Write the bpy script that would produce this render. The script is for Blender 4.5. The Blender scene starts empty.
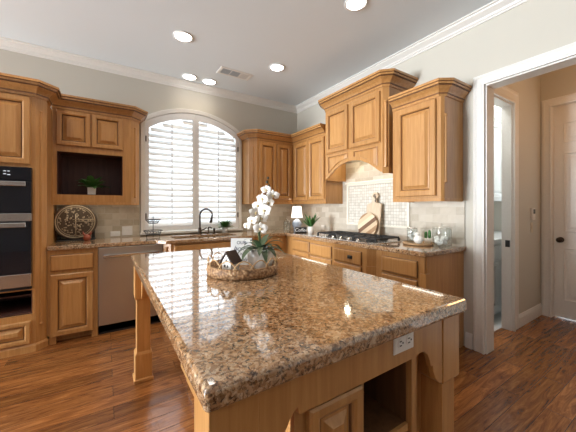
import bpy, bmesh, math, random
from mathutils import Vector, Matrix

random.seed(7)
C = bpy.context.scene.collection
S = bpy.context.scene
PI = math.pi

# ------------------------------------------------------------------ camera
cd = bpy.data.cameras.new('camera')
cam = bpy.data.objects.new('camera', cd)
C.objects.link(cam)
cam.location = (-2.7698, -3.9978, 1.2731)
cam.rotation_euler = (PI / 2, 0, -0.5731)
cd.sensor_fit = 'HORIZONTAL'
cd.sensor_width = 36
cd.lens = 282.97 / 576 * 36
cd.shift_y = -8.77 / 576
cd.clip_start = 0.05
S.camera = cam

# ------------------------------------------------------------------ world, light, exposure
S.view_settings.view_transform = 'Standard'
S.view_settings.look = 'None'
S.view_settings.gamma = 1.0
S.view_settings.use_curve_mapping = False
S.view_settings.exposure = 0.15
w = bpy.data.worlds.new('daylight')
S.world = w
w.use_nodes = True
bg = w.node_tree.nodes['Background']
bg.inputs[0].default_value = (0.88, 0.95, 1.0, 1)
bg.inputs[1].default_value = 2.2


def area(name, loc, rot, sx, sy, power, col):
    l = bpy.data.lights.new(name, 'AREA')
    l.shape = 'RECTANGLE'
    l.size, l.size_y, l.energy, l.color = sx, sy, power, col
    o = bpy.data.objects.new(name, l)
    C.objects.link(o)
    o.location = loc
    o.rotation_euler = rot
    return o


# daylight through the tall windows of the breakfast side (left) and through the sink window
area('window_daylight_left', (-10.85, -1.15, 1.15), (0, -PI / 2, 0), 2.0, 1.7, 1020, (0.90, 0.96, 1.0))
area('window_daylight_sink', (-1.72, 0.45, 1.5), (-PI / 2 - 0.3, 0, 0), 1.3, 1.7, 30, (0.9, 0.96, 1.0))


def lamp(name, loc, power, col, r=0.05, spot=None):
    l = bpy.data.lights.new(name, 'SPOT' if spot else 'POINT')
    l.energy, l.color, l.shadow_soft_size = power, col, r
    if spot:
        l.spot_size, l.spot_blend = spot, 0.6
    o = bpy.data.objects.new(name, l)
    C.objects.link(o)
    o.location = loc
    return o


# ------------------------------------------------------------------ materials
def new_mat(name):
    m = bpy.data.materials.new(name)
    m.use_nodes = True
    nt = m.node_tree
    return m, nt, nt.nodes['Principled BSDF'], nt.links


def simple(name, col, rough=0.5, metal=0.0, emit=0.0, spec=0.5, coat=0.0, bump=0.0, bscale=60):
    m, nt, b, L = new_mat(name)
    b.inputs['Base Color'].default_value = (*col, 1)
    b.inputs['Roughness'].default_value = rough
    b.inputs['Metallic'].default_value = metal
    b.inputs['Specular IOR Level'].default_value = spec
    b.inputs['Coat Weight'].default_value = coat
    if emit:
        b.inputs['Emission Color'].default_value = (*col, 1)
        b.inputs['Emission Strength'].default_value = emit
    tc = nt.nodes.new('ShaderNodeTexCoord')
    n = nt.nodes.new('ShaderNodeTexNoise')
    n.inputs['Scale'].default_value = bscale
    n.inputs['Detail'].default_value = 3
    L.new(tc.outputs['Object'], n.inputs['Vector'])
    if not emit:
        mx = nt.nodes.new('ShaderNodeMix')
        mx.data_type = 'RGBA'
        mx.inputs['A'].default_value = (*[c * 0.94 for c in col], 1)
        mx.inputs['B'].default_value = (*[min(1, c * 1.05) for c in col], 1)
        L.new(n.outputs['Fac'], mx.inputs['Factor'])
        L.new(mx.outputs['Result'], b.inputs['Base Color'])
    if bump:
        bp = nt.nodes.new('ShaderNodeBump')
        bp.inputs['Strength'].default_value = bump
        bp.inputs['Distance'].default_value = 0.004
        L.new(n.outputs['Fac'], bp.inputs['Height'])
        L.new(bp.outputs['Normal'], b.inputs['Normal'])
    return m


def ramp(nt, stops):
    r = nt.nodes.new('ShaderNodeValToRGB')
    cr = r.color_ramp
    while len(cr.elements) < len(stops):
        cr.elements.new(0.5)
    for e, (p, c) in zip(cr.elements, stops):
        e.position = p
        e.color = (*c, 1)
    return r


def wood(name, c0, c1, c2, rough=0.36, scl=(16, 16, 1.3), coat=0.25, vary=0.12):
    m, nt, b, L = new_mat(name)
    tc = nt.nodes.new('ShaderNodeTexCoord')
    oi = nt.nodes.new('ShaderNodeObjectInfo')
    mp = nt.nodes.new('ShaderNodeMapping')
    mp.inputs['Scale'].default_value = scl
    ad = nt.nodes.new('ShaderNodeVectorMath')
    ad.operation = 'ADD'
    ml = nt.nodes.new('ShaderNodeVectorMath')
    ml.operation = 'SCALE'
    ml.inputs['Scale'].default_value = 37.0
    cx = nt.nodes.new('ShaderNodeCombineXYZ')
    for k in range(3):
        L.new(oi.outputs['Random'], cx.inputs[k])
    L.new(cx.outputs[0], ml.inputs[0])
    L.new(tc.outputs['Object'], mp.inputs['Vector'])
    L.new(mp.outputs[0], ad.inputs[0])
    L.new(ml.outputs[0], ad.inputs[1])
    n = nt.nodes.new('ShaderNodeTexNoise')
    n.inputs['Scale'].default_value = 1.6
    n.inputs['Detail'].default_value = 8
    n.inputs['Roughness'].default_value = 0.62
    n.inputs['Distortion'].default_value = 0.6
    L.new(ad.outputs[0], n.inputs['Vector'])
    r = ramp(nt, [(0.28, c0), (0.5, c1), (0.72, c2)])
    L.new(n.outputs['Fac'], r.inputs[0])
    # large soft figure and a small shift of tone from board to board
    n2 = nt.nodes.new('ShaderNodeTexNoise')
    n2.inputs['Scale'].default_value = 0.35
    n2.inputs['Detail'].default_value = 2
    L.new(ad.outputs[0], n2.inputs['Vector'])
    hs = nt.nodes.new('ShaderNodeHueSaturation')
    mr = nt.nodes.new('ShaderNodeMapRange')
    mr.inputs['To Min'].default_value = 1 - vary
    mr.inputs['To Max'].default_value = 1 + vary
    mt = nt.nodes.new('ShaderNodeMath')
    mt.operation = 'MULTIPLY_ADD'
    mt.inputs[1].default_value = 0.5
    L.new(n2.outputs['Fac'], mt.inputs[0])
    mt2 = nt.nodes.new('ShaderNodeMath')
    mt2.operation = 'MULTIPLY'
    mt2.inputs[1].default_value = 0.5
    L.new(oi.outputs['Random'], mt2.inputs[0])
    L.new(mt2.outputs[0], mt.inputs[2])
    L.new(mt.outputs[0], mr.inputs['Value'])
    L.new(mr.outputs[0], hs.inputs['Value'])
    L.new(r.outputs[0], hs.inputs['Color'])
    L.new(hs.outputs[0], b.inputs['Base Color'])
    b.inputs['Roughness'].default_value = rough
    b.inputs['Coat Weight'].default_value = coat
    b.inputs['Coat Roughness'].default_value = 0.2
    bp = nt.nodes.new('ShaderNodeBump')
    bp.inputs['Strength'].default_value = 0.06
    bp.inputs['Distance'].default_value = 0.002
    L.new(n.outputs['Fac'], bp.inputs['Height'])
    L.new(bp.outputs[0], b.inputs['Normal'])
    return m


def granite():
    m, nt, b, L = new_mat('speckled_granite')
    tc = nt.nodes.new('ShaderNodeTexCoord')
    nz = nt.nodes.new('ShaderNodeTexNoise')
    nz.inputs['Scale'].default_value = 26
    nz.inputs['Detail'].default_value = 4
    L.new(tc.outputs['Object'], nz.inputs['Vector'])
    mixv = nt.nodes.new('ShaderNodeMix')
    mixv.data_type = 'RGBA'
    mixv.blend_type = 'LINEAR_LIGHT'
    mixv.inputs['Factor'].default_value = 0.03
    L.new(tc.outputs['Object'], mixv.inputs['A'])
    L.new(nz.outputs['Color'], mixv.inputs['B'])

    def vor(scale):
        v = nt.nodes.new('ShaderNodeTexVoronoi')
        v.inputs['Scale'].default_value = scale
        L.new(mixv.outputs['Result'], v.inputs['Vector'])
        sp = nt.nodes.new('ShaderNodeSeparateColor')
        L.new(v.outputs['Color'], sp.inputs[0])
        return v, sp
    v1, s1 = vor(88)
    r1 = ramp(nt, [(0.0, (0.06, 0.027, 0.012)), (0.2, (0.24, 0.11, 0.044)), (0.42, (0.43, 0.235, 0.105)),
                   (0.72, (0.56, 0.37, 0.225)), (1.0, (0.68, 0.54, 0.40))])
    L.new(s1.outputs[0], r1.inputs[0])
    v2, s2 = vor(150)
    r2 = ramp(nt, [(0.0, (0.012, 0.009, 0.008)), (0.2, (0.05, 0.03, 0.02)), (0.24, (0.32, 0.18, 0.09)), (0.8, (0.48, 0.33, 0.2)), (1.0, (0.62, 0.53, 0.42))])
    L.new(s2.outputs[1], r2.inputs[0])
    mx = nt.nodes.new('ShaderNodeMix')
    mx.data_type = 'RGBA'
    mx.inputs['Factor'].default_value = 0.5
    L.new(r1.outputs[0], mx.inputs['A'])
    L.new(r2.outputs[0], mx.inputs['B'])
    # dark mineral clusters
    n3 = nt.nodes.new('ShaderNodeTexNoise')
    n3.inputs['Scale'].default_value = 85
    n3.inputs['Detail'].default_value = 5
    n3.inputs['Roughness'].default_value = 0.7
    L.new(tc.outputs['Object'], n3.inputs['Vector'])
    r3 = ramp(nt, [(0.545, (0, 0, 0)), (0.61, (1, 1, 1))])
    L.new(n3.outputs['Fac'], r3.inputs[0])
    mx2 = nt.nodes.new('ShaderNodeMix')
    mx2.data_type = 'RGBA'
    mx2.inputs['B'].default_value = (0.045, 0.028, 0.02, 1)
    sc = nt.nodes.new('ShaderNodeMath')
    sc.operation = 'MULTIPLY'
    sc.inputs[1].default_value = 0.85
    L.new(r3.outputs[0], sc.inputs[0])
    L.new(sc.outputs[0], mx2.inputs['Factor'])
    L.new(mx.outputs['Result'], mx2.inputs['A'])
    # slow drift between gold and grey beige
    n4 = nt.nodes.new('ShaderNodeTexNoise')
    n4.inputs['Scale'].default_value = 3.2
    n4.inputs['Detail'].default_value = 3
    L.new(tc.outputs['Object'], n4.inputs['Vector'])
    r4 = ramp(nt, [(0.3, (1.08, 0.97, 0.84)), (0.7, (0.95, 1.0, 1.02))])
    L.new(n4.outputs['Fac'], r4.inputs[0])
    mx3 = nt.nodes.new('ShaderNodeMix')
    mx3.data_type = 'RGBA'
    mx3.blend_type = 'MULTIPLY'
    mx3.inputs['Factor'].default_value = 1
    L.new(mx2.outputs['Result'], mx3.inputs['A'])
    L.new(r4.outputs[0], mx3.inputs['B'])
    L.new(mx3.outputs['Result'], b.inputs['Base Color'])
    b.inputs['Roughness'].default_value = 0.07
    b.inputs['Specular IOR Level'].default_value = 0.75
    b.inputs['Coat Weight'].default_value = 0.6
    b.inputs['Coat Roughness'].default_value = 0.03
    return m


def plank_floor():
    m, nt, b, L = new_mat('scraped_hardwood_planks')
    tc = nt.nodes.new('ShaderNodeTexCoord')
    bk = nt.nodes.new('ShaderNodeTexBrick')
    bk.offset = 0.37
    bk.offset_frequency = 2
    bk.inputs['Scale'].default_value = 1
    bk.inputs['Brick Width'].default_value = 1.15
    bk.inputs['Row Height'].default_value = 0.125
    bk.inputs['Mortar Size'].default_value = 0.0012
    bk.inputs['Mortar Smooth'].default_value = 0.3
    bk.inputs['Bias'].default_value = 0.0
    bk.inputs['Color1'].default_value = (0, 0, 0, 1)
    bk.inputs['Color2'].default_value = (1, 1, 1, 1)
    L.new(tc.outputs['Object'], bk.inputs['Vector'])
    mp = nt.nodes.new('ShaderNodeMapping')
    mp.inputs['Scale'].default_value = (2.2, 20, 1)
    L.new(tc.outputs['Object'], mp.inputs['Vector'])
    off = nt.nodes.new('ShaderNodeVectorMath')
    off.operation = 'MULTIPLY_ADD'
    off.inputs[1].default_value = (23, 41, 9)
    L.new(bk.outputs['Color'], off.inputs[0])
    L.new(mp.outputs[0], off.inputs[2])
    n = nt.nodes.new('ShaderNodeTexNoise')
    n.inputs['Scale'].default_value = 1.3
    n.inputs['Detail'].default_value = 10
    n.inputs['Roughness'].default_value = 0.72
    n.inputs['Distortion'].default_value = 1.6
    L.new(off.outputs[0], n.inputs['Vector'])
    r = ramp(nt, [(0.30, (0.055, 0.018, 0.006)), (0.44, (0.17, 0.06, 0.017)), (0.56, (0.27, 0.105, 0.029)), (0.72, (0.42, 0.19, 0.06))])
    L.new(n.outputs['Fac'], r.inputs[0])
    hs = nt.nodes.new('ShaderNodeHueSaturation')
    mr = nt.nodes.new('ShaderNodeMapRange')
    mr.inputs['To Min'].default_value = 0.72
    mr.inputs['To Max'].default_value = 1.25
    L.new(bk.outputs['Color'], mr.inputs['Value'])
    L.new(mr.outputs[0], hs.inputs['Value'])
    L.new(r.outputs[0], hs.inputs['Color'])
    mx = nt.nodes.new('ShaderNodeMix')
    mx.data_type = 'RGBA'
    mx.inputs['B'].default_value = (0.03, 0.012, 0.006, 1)
    L.new(bk.outputs['Fac'], mx.inputs['Factor'])
    L.new(hs.outputs[0], mx.inputs['A'])
    L.new(mx.outputs['Result'], b.inputs['Base Color'])
    b.inputs['Roughness'].default_value = 0.24
    b.inputs['Specular IOR Level'].default_value = 0.6
    # scraped ripples across the planks plus the joints
    mp2 = nt.nodes.new('ShaderNodeMapping')
    mp2.inputs['Scale'].default_value = (22, 13, 1)
    L.new(tc.outputs['Object'], mp2.inputs['Vector'])
    n2 = nt.nodes.new('ShaderNodeTexNoise')
    n2.inputs['Scale'].default_value = 1.3
    n2.inputs['Detail'].default_value = 3
    n2.inputs['Distortion'].default_value = 0.5
    L.new(mp2.outputs[0], n2.inputs['Vector'])
    sb = nt.nodes.new('ShaderNodeMath')
    sb.operation = 'SUBTRACT'
    L.new(n2.outputs['Fac'], sb.inputs[0])
    L.new(bk.outputs['Fac'], sb.inputs[1])
    bp = nt.nodes.new('ShaderNodeBump')
    bp.inputs['Strength'].default_value = 0.4
    bp.inputs['Distance'].default_value = 0.006
    L.new(sb.outputs[0], bp.inputs['Height'])
    L.new(bp.outputs[0], b.inputs['Normal'])
    return m


def tile(name, axis, bw, rh, mortar, off, cols, grout, rough=0.45):
    """axis 'x': tiles laid on a wall along X; 'y': along Y"""
    m, nt, b, L = new_mat(name)
    tc = nt.nodes.new('ShaderNodeTexCoord')
    sp = nt.nodes.new('ShaderNodeSeparateXYZ')
    cb = nt.nodes.new('ShaderNodeCombineXYZ')
    L.new(tc.outputs['Object'], sp.inputs[0])
    L.new(sp.outputs[0 if axis == 'x' else 1], cb.inputs[0])
    L.new(sp.outputs[2], cb.inputs[1])
    bk = nt.nodes.new('ShaderNodeTexBrick')
    bk.offset = off
    bk.inputs['Scale'].default_value = 1
    bk.inputs['Brick Width'].default_value = bw
    bk.inputs['Row Height'].default_value = rh
    bk.inputs['Mortar Size'].default_value = mortar
    bk.inputs['Mortar Smooth'].default_value = 0.2
    bk.inputs['Color1'].default_value = (0, 0, 0, 1)
    bk.inputs['Color2'].default_value = (1, 1, 1, 1)
    L.new(cb.outputs[0], bk.inputs['Vector'])
    n = nt.nodes.new('ShaderNodeTexNoise')
    n.inputs['Scale'].default_value = 22
    n.inputs['Detail'].default_value = 5
    L.new(tc.outputs['Object'], n.inputs['Vector'])
    av = nt.nodes.new('ShaderNodeMix')
    av.data_type = 'RGBA'
    av.inputs['Factor'].default_value = 0.4
    L.new(bk.outputs['Color'], av.inputs['A'])
    L.new(n.outputs['Fac'], av.inputs['B'])
    r = ramp(nt, [(0.1, cols[0]), (0.5, cols[1]), (0.9, cols[2])])
    L.new(av.outputs['Result'], r.inputs[0])
    mx = nt.nodes.new('ShaderNodeMix')
    mx.data_type = 'RGBA'
    mx.inputs['B'].default_value = (*grout, 1)
    L.new(bk.outputs['Fac'], mx.inputs['Factor'])
    L.new(r.outputs[0], mx.inputs['A'])
    L.new(mx.outputs['Result'], b.inputs['Base Color'])
    b.inputs['Roughness'].default_value = rough
    bp = nt.nodes.new('ShaderNodeBump')
    bp.invert = True
    bp.inputs['Strength'].default_value = 0.5
    bp.inputs['Distance'].default_value = 0.002
    L.new(bk.outputs['Fac'], bp.inputs['Height'])
    L.new(bp.outputs[0], b.inputs['Normal'])
    return m


def steel(name, col, rough, axis='z'):
    m, nt, b, L = new_mat(name)
    tc = nt.nodes.new('ShaderNodeTexCoord')
    mp = nt.nodes.new('ShaderNodeMapping')
    mp.inputs['Scale'].default_value = (6, 6, 260) if axis == 'h' else (160, 160, 0.8)
    n = nt.nodes.new('ShaderNodeTexNoise')
    n.inputs['Scale'].default_value = 1.5
    n.inputs['Detail'].default_value = 3
    L.new(tc.outputs['Object'], mp.inputs[0])
    L.new(mp.outputs[0], n.inputs['Vector'])
    mr = nt.nodes.new('ShaderNodeMapRange')
    mr.inputs['To Min'].default_value = rough * 0.8
    mr.inputs['To Max'].default_value = rough * 1.25
    L.new(n.outputs['Fac'], mr.inputs['Value'])
    L.new(mr.outputs[0], b.inputs['Roughness'])
    b.inputs['Base Color'].default_value = (*col, 1)
    b.inputs['Metallic'].default_value = 1
    return m


def glass(name, tint=(1, 1, 1), refl=0.08, rough=0.02):
    m, nt, b, L = new_mat(name)
    nt.nodes.remove(b)
    out = nt.nodes['Material Output']
    t = nt.nodes.new('ShaderNodeBsdfTransparent')
    t.inputs[0].default_value = (*tint, 1)
    g = nt.nodes.new('ShaderNodeBsdfGlossy')
    g.inputs['Roughness'].default_value = rough
    f = nt.nodes.new('ShaderNodeLayerWeight')
    f.inputs['Blend'].default_value = 0.5
    pw = nt.nodes.new('ShaderNodeMath')
    pw.operation = 'POWER'
    pw.inputs[1].default_value = 3.5
    L.new(f.outputs['Facing'], pw.inputs[0])
    a = nt.nodes.new('ShaderNodeMath')
    a.operation = 'MULTIPLY_ADD'
    a.inputs[1].default_value = 0.6
    a.inputs[2].default_value = refl
    L.new(pw.outputs[0], a.inputs[0])
    mx = nt.nodes.new('ShaderNodeMixShader')
    L.new(a.outputs[0], mx.inputs[0])
    L.new(t.outputs[0], mx.inputs[1])
    L.new(g.outputs[0], mx.inputs[2])
    L.new(mx.outputs[0], out.inputs[0])
    return m


def weave():
    m, nt, b, L = new_mat('woven_rattan')
    tc = nt.nodes.new('ShaderNodeTexCoord')
    wv = nt.nodes.new('ShaderNodeTexVoronoi')
    wv.inputs['Scale'].default_value = 75
    L.new(tc.outputs['Object'], wv.inputs['Vector'])
    r = ramp(nt, [(0.0, (0.60, 0.42, 0.25)), (0.45, (0.40, 0.22, 0.10)), (0.9, (0.13, 0.06, 0.025))])
    L.new(wv.outputs['Distance'], r.inputs[0])
    L.new(r.outputs[0], b.inputs['Base Color'])
    b.inputs['Roughness'].default_value = 0.6
    bp = nt.nodes.new('ShaderNodeBump')
    bp.invert = True
    bp.inputs['Strength'].default_value = 0.7
    bp.inputs['Distance'].default_value = 0.006
    L.new(wv.outputs['Distance'], bp.inputs['Height'])
    L.new(bp.outputs[0], b.inputs['Normal'])
    return m


def stripes(name, cols):
    m, nt, b, L = new_mat(name)
    tc = nt.nodes.new('ShaderNodeTexCoord')
    mp = nt.nodes.new('ShaderNodeMapping')
    mp.inputs['Rotation'].default_value = (math.radians(35), 0, 0)
    L.new(tc.outputs['Object'], mp.inputs[0])
    sp = nt.nodes.new('ShaderNodeSeparateXYZ')
    L.new(mp.outputs[0], sp.inputs[0])
    mt = nt.nodes.new('ShaderNodeMath')
    mt.operation = 'MULTIPLY'
    mt.inputs[1].default_value = 21
    L.new(sp.outputs[2], mt.inputs[0])
    wn = nt.nodes.new('ShaderNodeMath')
    wn.operation = 'FLOOR'
    L.new(mt.outputs[0], wn.inputs[0])
    wh = nt.nodes.new('ShaderNodeTexWhiteNoise')
    wh.noise_dimensions = '1D'
    L.new(wn.outputs[0], wh.inputs['W'])
    r = ramp(nt, cols)
    r.color_ramp.interpolation = 'CONSTANT'
    L.new(wh.outputs['Value'], r.inputs[0])
    L.new(r.outputs[0], b.inputs['Base Color'])
    b.inputs['Roughness'].default_value = 0.5
    return m


WOOD = wood('honey_maple', (0.40, 0.185, 0.057), (0.48, 0.242, 0.080), (0.55, 0.30, 0.110), scl=(26, 26, 1.6))
GLAZE = wood('maple_glazed_groove', (0.13, 0.055, 0.02), (0.19, 0.085, 0.031), (0.25, 0.12, 0.045))
WOODM = wood('shaded_shelf_wood', (0.10, 0.042, 0.016), (0.15, 0.066, 0.026), (0.20, 0.095, 0.04), rough=0.45, coat=0)  # shade inside the island shelf, put into the wood colour
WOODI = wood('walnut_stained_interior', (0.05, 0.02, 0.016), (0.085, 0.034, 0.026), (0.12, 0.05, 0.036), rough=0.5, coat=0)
GRANITE = granite()
FLOOR = plank_floor()
PAINT = simple('greige_wall_paint', (0.60, 0.575, 0.51), 0.75, bump=0.05, bscale=240)
TAUPE = simple('dimmed_front_wall', (0.13, 0.10, 0.08), 0.8)  # unseen front wall, colour darkened to cut bounce on the island
CEIL = simple('ceiling_paint', (0.76, 0.82, 0.86), 0.85, bump=0.06, bscale=200)
TRIM = simple('white_trim_paint', (0.80, 0.79, 0.76), 0.35)
SHUT = simple('white_shutter_paint', (0.86, 0.87, 0.88), 0.4)
TILEX = tile('travertine_tile_back', 'x', 0.15, 0.075, 0.0022, 0.5, [(0.36, 0.30, 0.21), (0.50, 0.44, 0.34), (0.62, 0.57, 0.47)], (0.50, 0.46, 0.38))
TILEY = tile('travertine_tile_side', 'y', 0.15, 0.075, 0.0022, 0.5, [(0.38, 0.33, 0.26), (0.50, 0.45, 0.375), (0.60, 0.56, 0.49)], (0.50, 0.46, 0.40))
MOSAIC = tile('mosaic_tile', 'y', 0.036, 0.036, 0.002, 0.0, [(0.55, 0.52, 0.46), (0.66, 0.63, 0.57), (0.74, 0.72, 0.67)], (0.36, 0.33, 0.28))
STONE = simple('pale_stone_liner', (0.76, 0.72, 0.63), 0.4)
STEEL = steel('brushed_steel', (0.60, 0.58, 0.56), 0.33)
STEELH = steel('brushed_steel_bar', (0.72, 0.71, 0.70), 0.22, 'h')
BRONZE = simple('oiled_bronze', (0.06, 0.042, 0.032), 0.32, 0.9)
BLACKG = simple('black_oven_glass', (0.006, 0.008, 0.014), 0.04, spec=0.7)
BLACK = simple('black_iron', (0.018, 0.018, 0.02), 0.45)
DARK = simple('dark_plastic', (0.012, 0.012, 0.013), 0.5)
WHITEP = simple('white_plastic', (0.80, 0.79, 0.76), 0.35)
ALMOND = simple('almond_plastic', (0.66, 0.58, 0.45), 0.4)
WHITEC = simple('white_ceramic', (0.84, 0.83, 0.80), 0.25)
LEAF = simple('green_leaf', (0.05, 0.16, 0.035), 0.45)
LEAFD = simple('dark_green_leaf', (0.025, 0.07, 0.028), 0.4)
LEAFG = simple('grey_green_leaf', (0.05, 0.085, 0.038), 0.4)
PETAL = simple('white_petal', (0.90, 0.88, 0.84), 0.6)
PETALY = simple('petal_heart', (0.75, 0.62, 0.35), 0.6)
STEMM = simple('stem_green', (0.10, 0.13, 0.04), 0.5)
BUD = simple('dark_bud', (0.03, 0.03, 0.02), 0.5)
PANE = glass('window_glass', (0.97, 0.99, 1.0), 0.02)
JAR = glass('clear_jar_glass', (0.95, 0.97, 0.97), 0.06)
LED = simple('warm_led', (1.0, 0.93, 0.80), emit=5.0)
CANL = simple('can_light_lens', (1.0, 0.96, 0.90), emit=9.0)
RATTAN = weave()
CANE = simple('bent_cane', (0.52, 0.33, 0.16), 0.5)
BOARDP = wood('pale_board', (0.50, 0.38, 0.27), (0.60, 0.48, 0.35), (0.68, 0.57, 0.43), rough=0.5, coat=0)
BOARDS = stripes('striped_board_wood', [(0.0, (0.62, 0.48, 0.32)), (0.45, (0.36, 0.21, 0.11)), (0.62, (0.70, 0.58, 0.42)), (0.85, (0.17, 0.085, 0.045))])
TRAYW = wood('tray_wood', (0.30, 0.17, 0.08), (0.42, 0.26, 0.13), (0.52, 0.34, 0.19), rough=0.5, coat=0, scl=(4, 30, 30))
PLAQUE = simple('antiqued_metal', (0.085, 0.06, 0.04), 0.45, 0.3, bump=0.9, bscale=90)
PLAQUEL = simple('antiqued_brass_relief', (0.40, 0.32, 0.21), 0.4, 0.2)
RUST = simple('rust_glaze', (0.25, 0.055, 0.025), 0.4)
CARD = simple('white_card', (0.82, 0.83, 0.83), 0.6)
INK = simple('grey_ink', (0.10, 0.11, 0.15), 0.7)
BROWNR = simple('dark_brown_roof', (0.045, 0.022, 0.016), 0.6)
SHADE = simple('lit_lamp_shade', (1.0, 0.93, 0.85), emit=1.3)
BLUEW = simple('blue_white_porcelain', (0.38, 0.46, 0.58), 0.2)
COTTON = simple('white_filling', (0.82, 0.82, 0.80), 0.8, bump=0.5, bscale=70)
TILEF = simple('pale_tile_floor', (0.72, 0.72, 0.70), 0.4)
SINKM = steel('sink_steel', (0.40, 0.36, 0.33), 0.35)


# ------------------------------------------------------------------ mesh builder
LOC = {}


class MB:
    def __init__(s):
        s.v, s.f = [], []

    def add(s, vs, fs):
        k = len(s.v)
        s.v += [tuple(p) for p in vs]
        s.f += [tuple(i + k for i in q) for q in fs]
        return s

    def box(s, x0, x1, y0, y1, z0, z1):
        x0, x1 = sorted((x0, x1)); y0, y1 = sorted((y0, y1)); z0, z1 = sorted((z0, z1))
        return s.add([(x0, y0, z0), (x1, y0, z0), (x1, y1, z0), (x0, y1, z0), (x0, y0, z1), (x1, y0, z1), (x1, y1, z1), (x0, y1, z1)],
                     [(0, 3, 2, 1), (4, 5, 6, 7), (0, 1, 5, 4), (1, 2, 6, 5), (2, 3, 7, 6), (3, 0, 4, 7)])

    def prism(s, poly, mapf, a, b):
        """poly: 2-D outline; mapf(p, q, t) -> xyz; extruded t from a to b"""
        n = len(poly)
        vs = [mapf(p, q, a) for p, q in poly] + [mapf(p, q, b) for p, q in poly]
        fs = [tuple(range(n))[::-1], tuple(range(n, 2 * n))] + [(i, (i + 1) % n, n + (i + 1) % n, n + i) for i in range(n)]
        return s.add(vs, fs)

    def plan(s, poly, z0, z1):
        return s.prism(poly, lambda p, q, t: (p, q, t), z0, z1)

    def tube(s, pts, r, n=8, closed=False):
        pts = [Vector(p) for p in pts]
        m = len(pts)
        rs = r if isinstance(r, (list, tuple)) else [r] * m
        ref = None
        vs = []
        for i, p in enumerate(pts):
            if closed:
                t = pts[(i + 1) % m] - pts[i - 1]
            else:
                t = pts[min(i + 1, m - 1)] - pts[max(i - 1, 0)]
            t.normalize()
            if ref is None:
                ref = Vector((0, 0, 1)) if abs(t.z) < 0.9 else Vector((1, 0, 0))
            a = t.cross(ref).normalized()
            b = a.cross(t).normalized()
            ref = b
            for k in range(n):
                g = 2 * PI * k / n
                vs.append(p + (a * math.cos(g) + b * math.sin(g)) * rs[i])
        fs = []
        for i in range(m if closed else m - 1):
            j = (i + 1) % m
            for k in range(n):
                fs.append((i * n + k, i * n + (k + 1) % n, j * n + (k + 1) % n, j * n + k))
        if not closed:
            fs += [tuple(range(n))[::-1], tuple(range((m - 1) * n, m * n))]
        return s.add(vs, fs)

    def lathe(s, prof, c, n=24, axis='z', sx=1, sy=1):
        vs, fs = [], []
        for r, z in prof:
            for k in range(n):
                g = 2 * PI * k / n
                a, b = r * math.cos(g) * sx, r * math.sin(g) * sy
                if axis == 'z':
                    vs.append((c[0] + a, c[1] + b, c[2] + z))
                elif axis == 'y':
                    vs.append((c[0] + a, c[1] + z, c[2] + b))
                else:
                    vs.append((c[0] + z, c[1] + a, c[2] + b))
        for i in range(len(prof) - 1):
            for k in range(n):
                fs.append((i * n + k, i * n + (k + 1) % n, (i + 1) * n + (k + 1) % n, (i + 1) * n + k))
        if prof[0][0] > 1e-6:
            fs.append(tuple(range(n))[::-1])
        if prof[-1][0] > 1e-6:
            fs.append(tuple(range((len(prof) - 1) * n, len(prof) * n)))
        return s.add(vs, fs)

    def ball(s, c, rx, ry=None, rz=None, n=12):
        ry = rx if ry is None else ry
        rz = rx if rz is None else rz
        m = n // 2 + 1
        prof = [(max(1e-4, math.sin(PI * i / m)), -math.cos(PI * i / m)) for i in range(m + 1)]
        k = len(s.v)
        s.lathe(prof, (0, 0, 0), n)
        for i in range(k, len(s.v)):
            p = s.v[i]
            s.v[i] = (c[0] + p[0] * rx, c[1] + p[1] * ry, c[2] + p[2] * rz)
        return s

    def sweep(s, prof, path, z):
        """prof: (out, up) closed outline; path: xy polyline, 'out' is to its right"""
        P = [Vector((p[0], p[1])) for p in path]
        m, n = len(P), len(prof)
        vs = []
        for i in range(m):
            ns = []
            if i > 0:
                d = (P[i] - P[i - 1]).normalized()
                ns.append(Vector((d.y, -d.x)))
            if i < m - 1:
                d = (P[i + 1] - P[i]).normalized()
                ns.append(Vector((d.y, -d.x)))
            nn = sum(ns, Vector((0, 0))).normalized()
            k = 1 / max(0.3, nn.dot(ns[0]))
            for o, u in prof:
                q = P[i] + nn * (o * k)
                vs.append((q.x, q.y, z + u))
        fs = []
        for i in range(m - 1):
            for j in range(n):
                fs.append((i * n + j, i * n + (j + 1) % n, (i + 1) * n + (j + 1) % n, (i + 1) * n + j))
        fs += [tuple(range(n)), tuple(range((m - 1) * n, m * n))[::-1]]
        return s.add(vs, fs)

    def rings(s, O, u, v, n, w, h, rg, cap=True, back=False):
        """concentric rectangles: rg = (inset, height) list"""
        O, u, v, n = map(Vector, (O, u, v, n))
        vs = []
        for i, t in rg:
            for a, b in ((i, i), (w - i, i), (w - i, h - i), (i, h - i)):
                vs.append(O + u * a + v * b + n * t)
        fs = []
        for r in range(len(rg) - 1):
            for k in range(4):
                fs.append((r * 4 + k, r * 4 + (k + 1) % 4, (r + 1) * 4 + (k + 1) % 4, (r + 1) * 4 + k))
        if cap:
            q = (len(rg) - 1) * 4
            fs.append((q, q + 1, q + 2, q + 3))
        if back:
            fs.append((3, 2, 1, 0))
        return s.add(vs, fs)

    def leaf(s, base, d, length, width, droop=0.3, n=6, fold=0.25, lift=0.0):
        base, d = Vector(base), Vector(d).normalized()
        side = d.cross(Vector((0, 0, 1)))
        side = side.normalized() if side.length > 1e-3 else Vector((1, 0, 0))
        vs, fs = [], []
        p, cur = base.copy(), d.copy()
        for i in range(n + 1):
            t = i / n
            wd = width * math.sin(PI * min(1, 0.12 + t * 0.88)) ** 0.8 * 0.5
            up = side.cross(cur).normalized()
            vs += [p - side * wd + up * wd * fold, p, p + side * wd + up * wd * fold]
            cur = (cur + Vector((0, 0, -droop / n * 2 * (t + 0.2)))).normalized()
            p = p + cur * (length / n)
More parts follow.
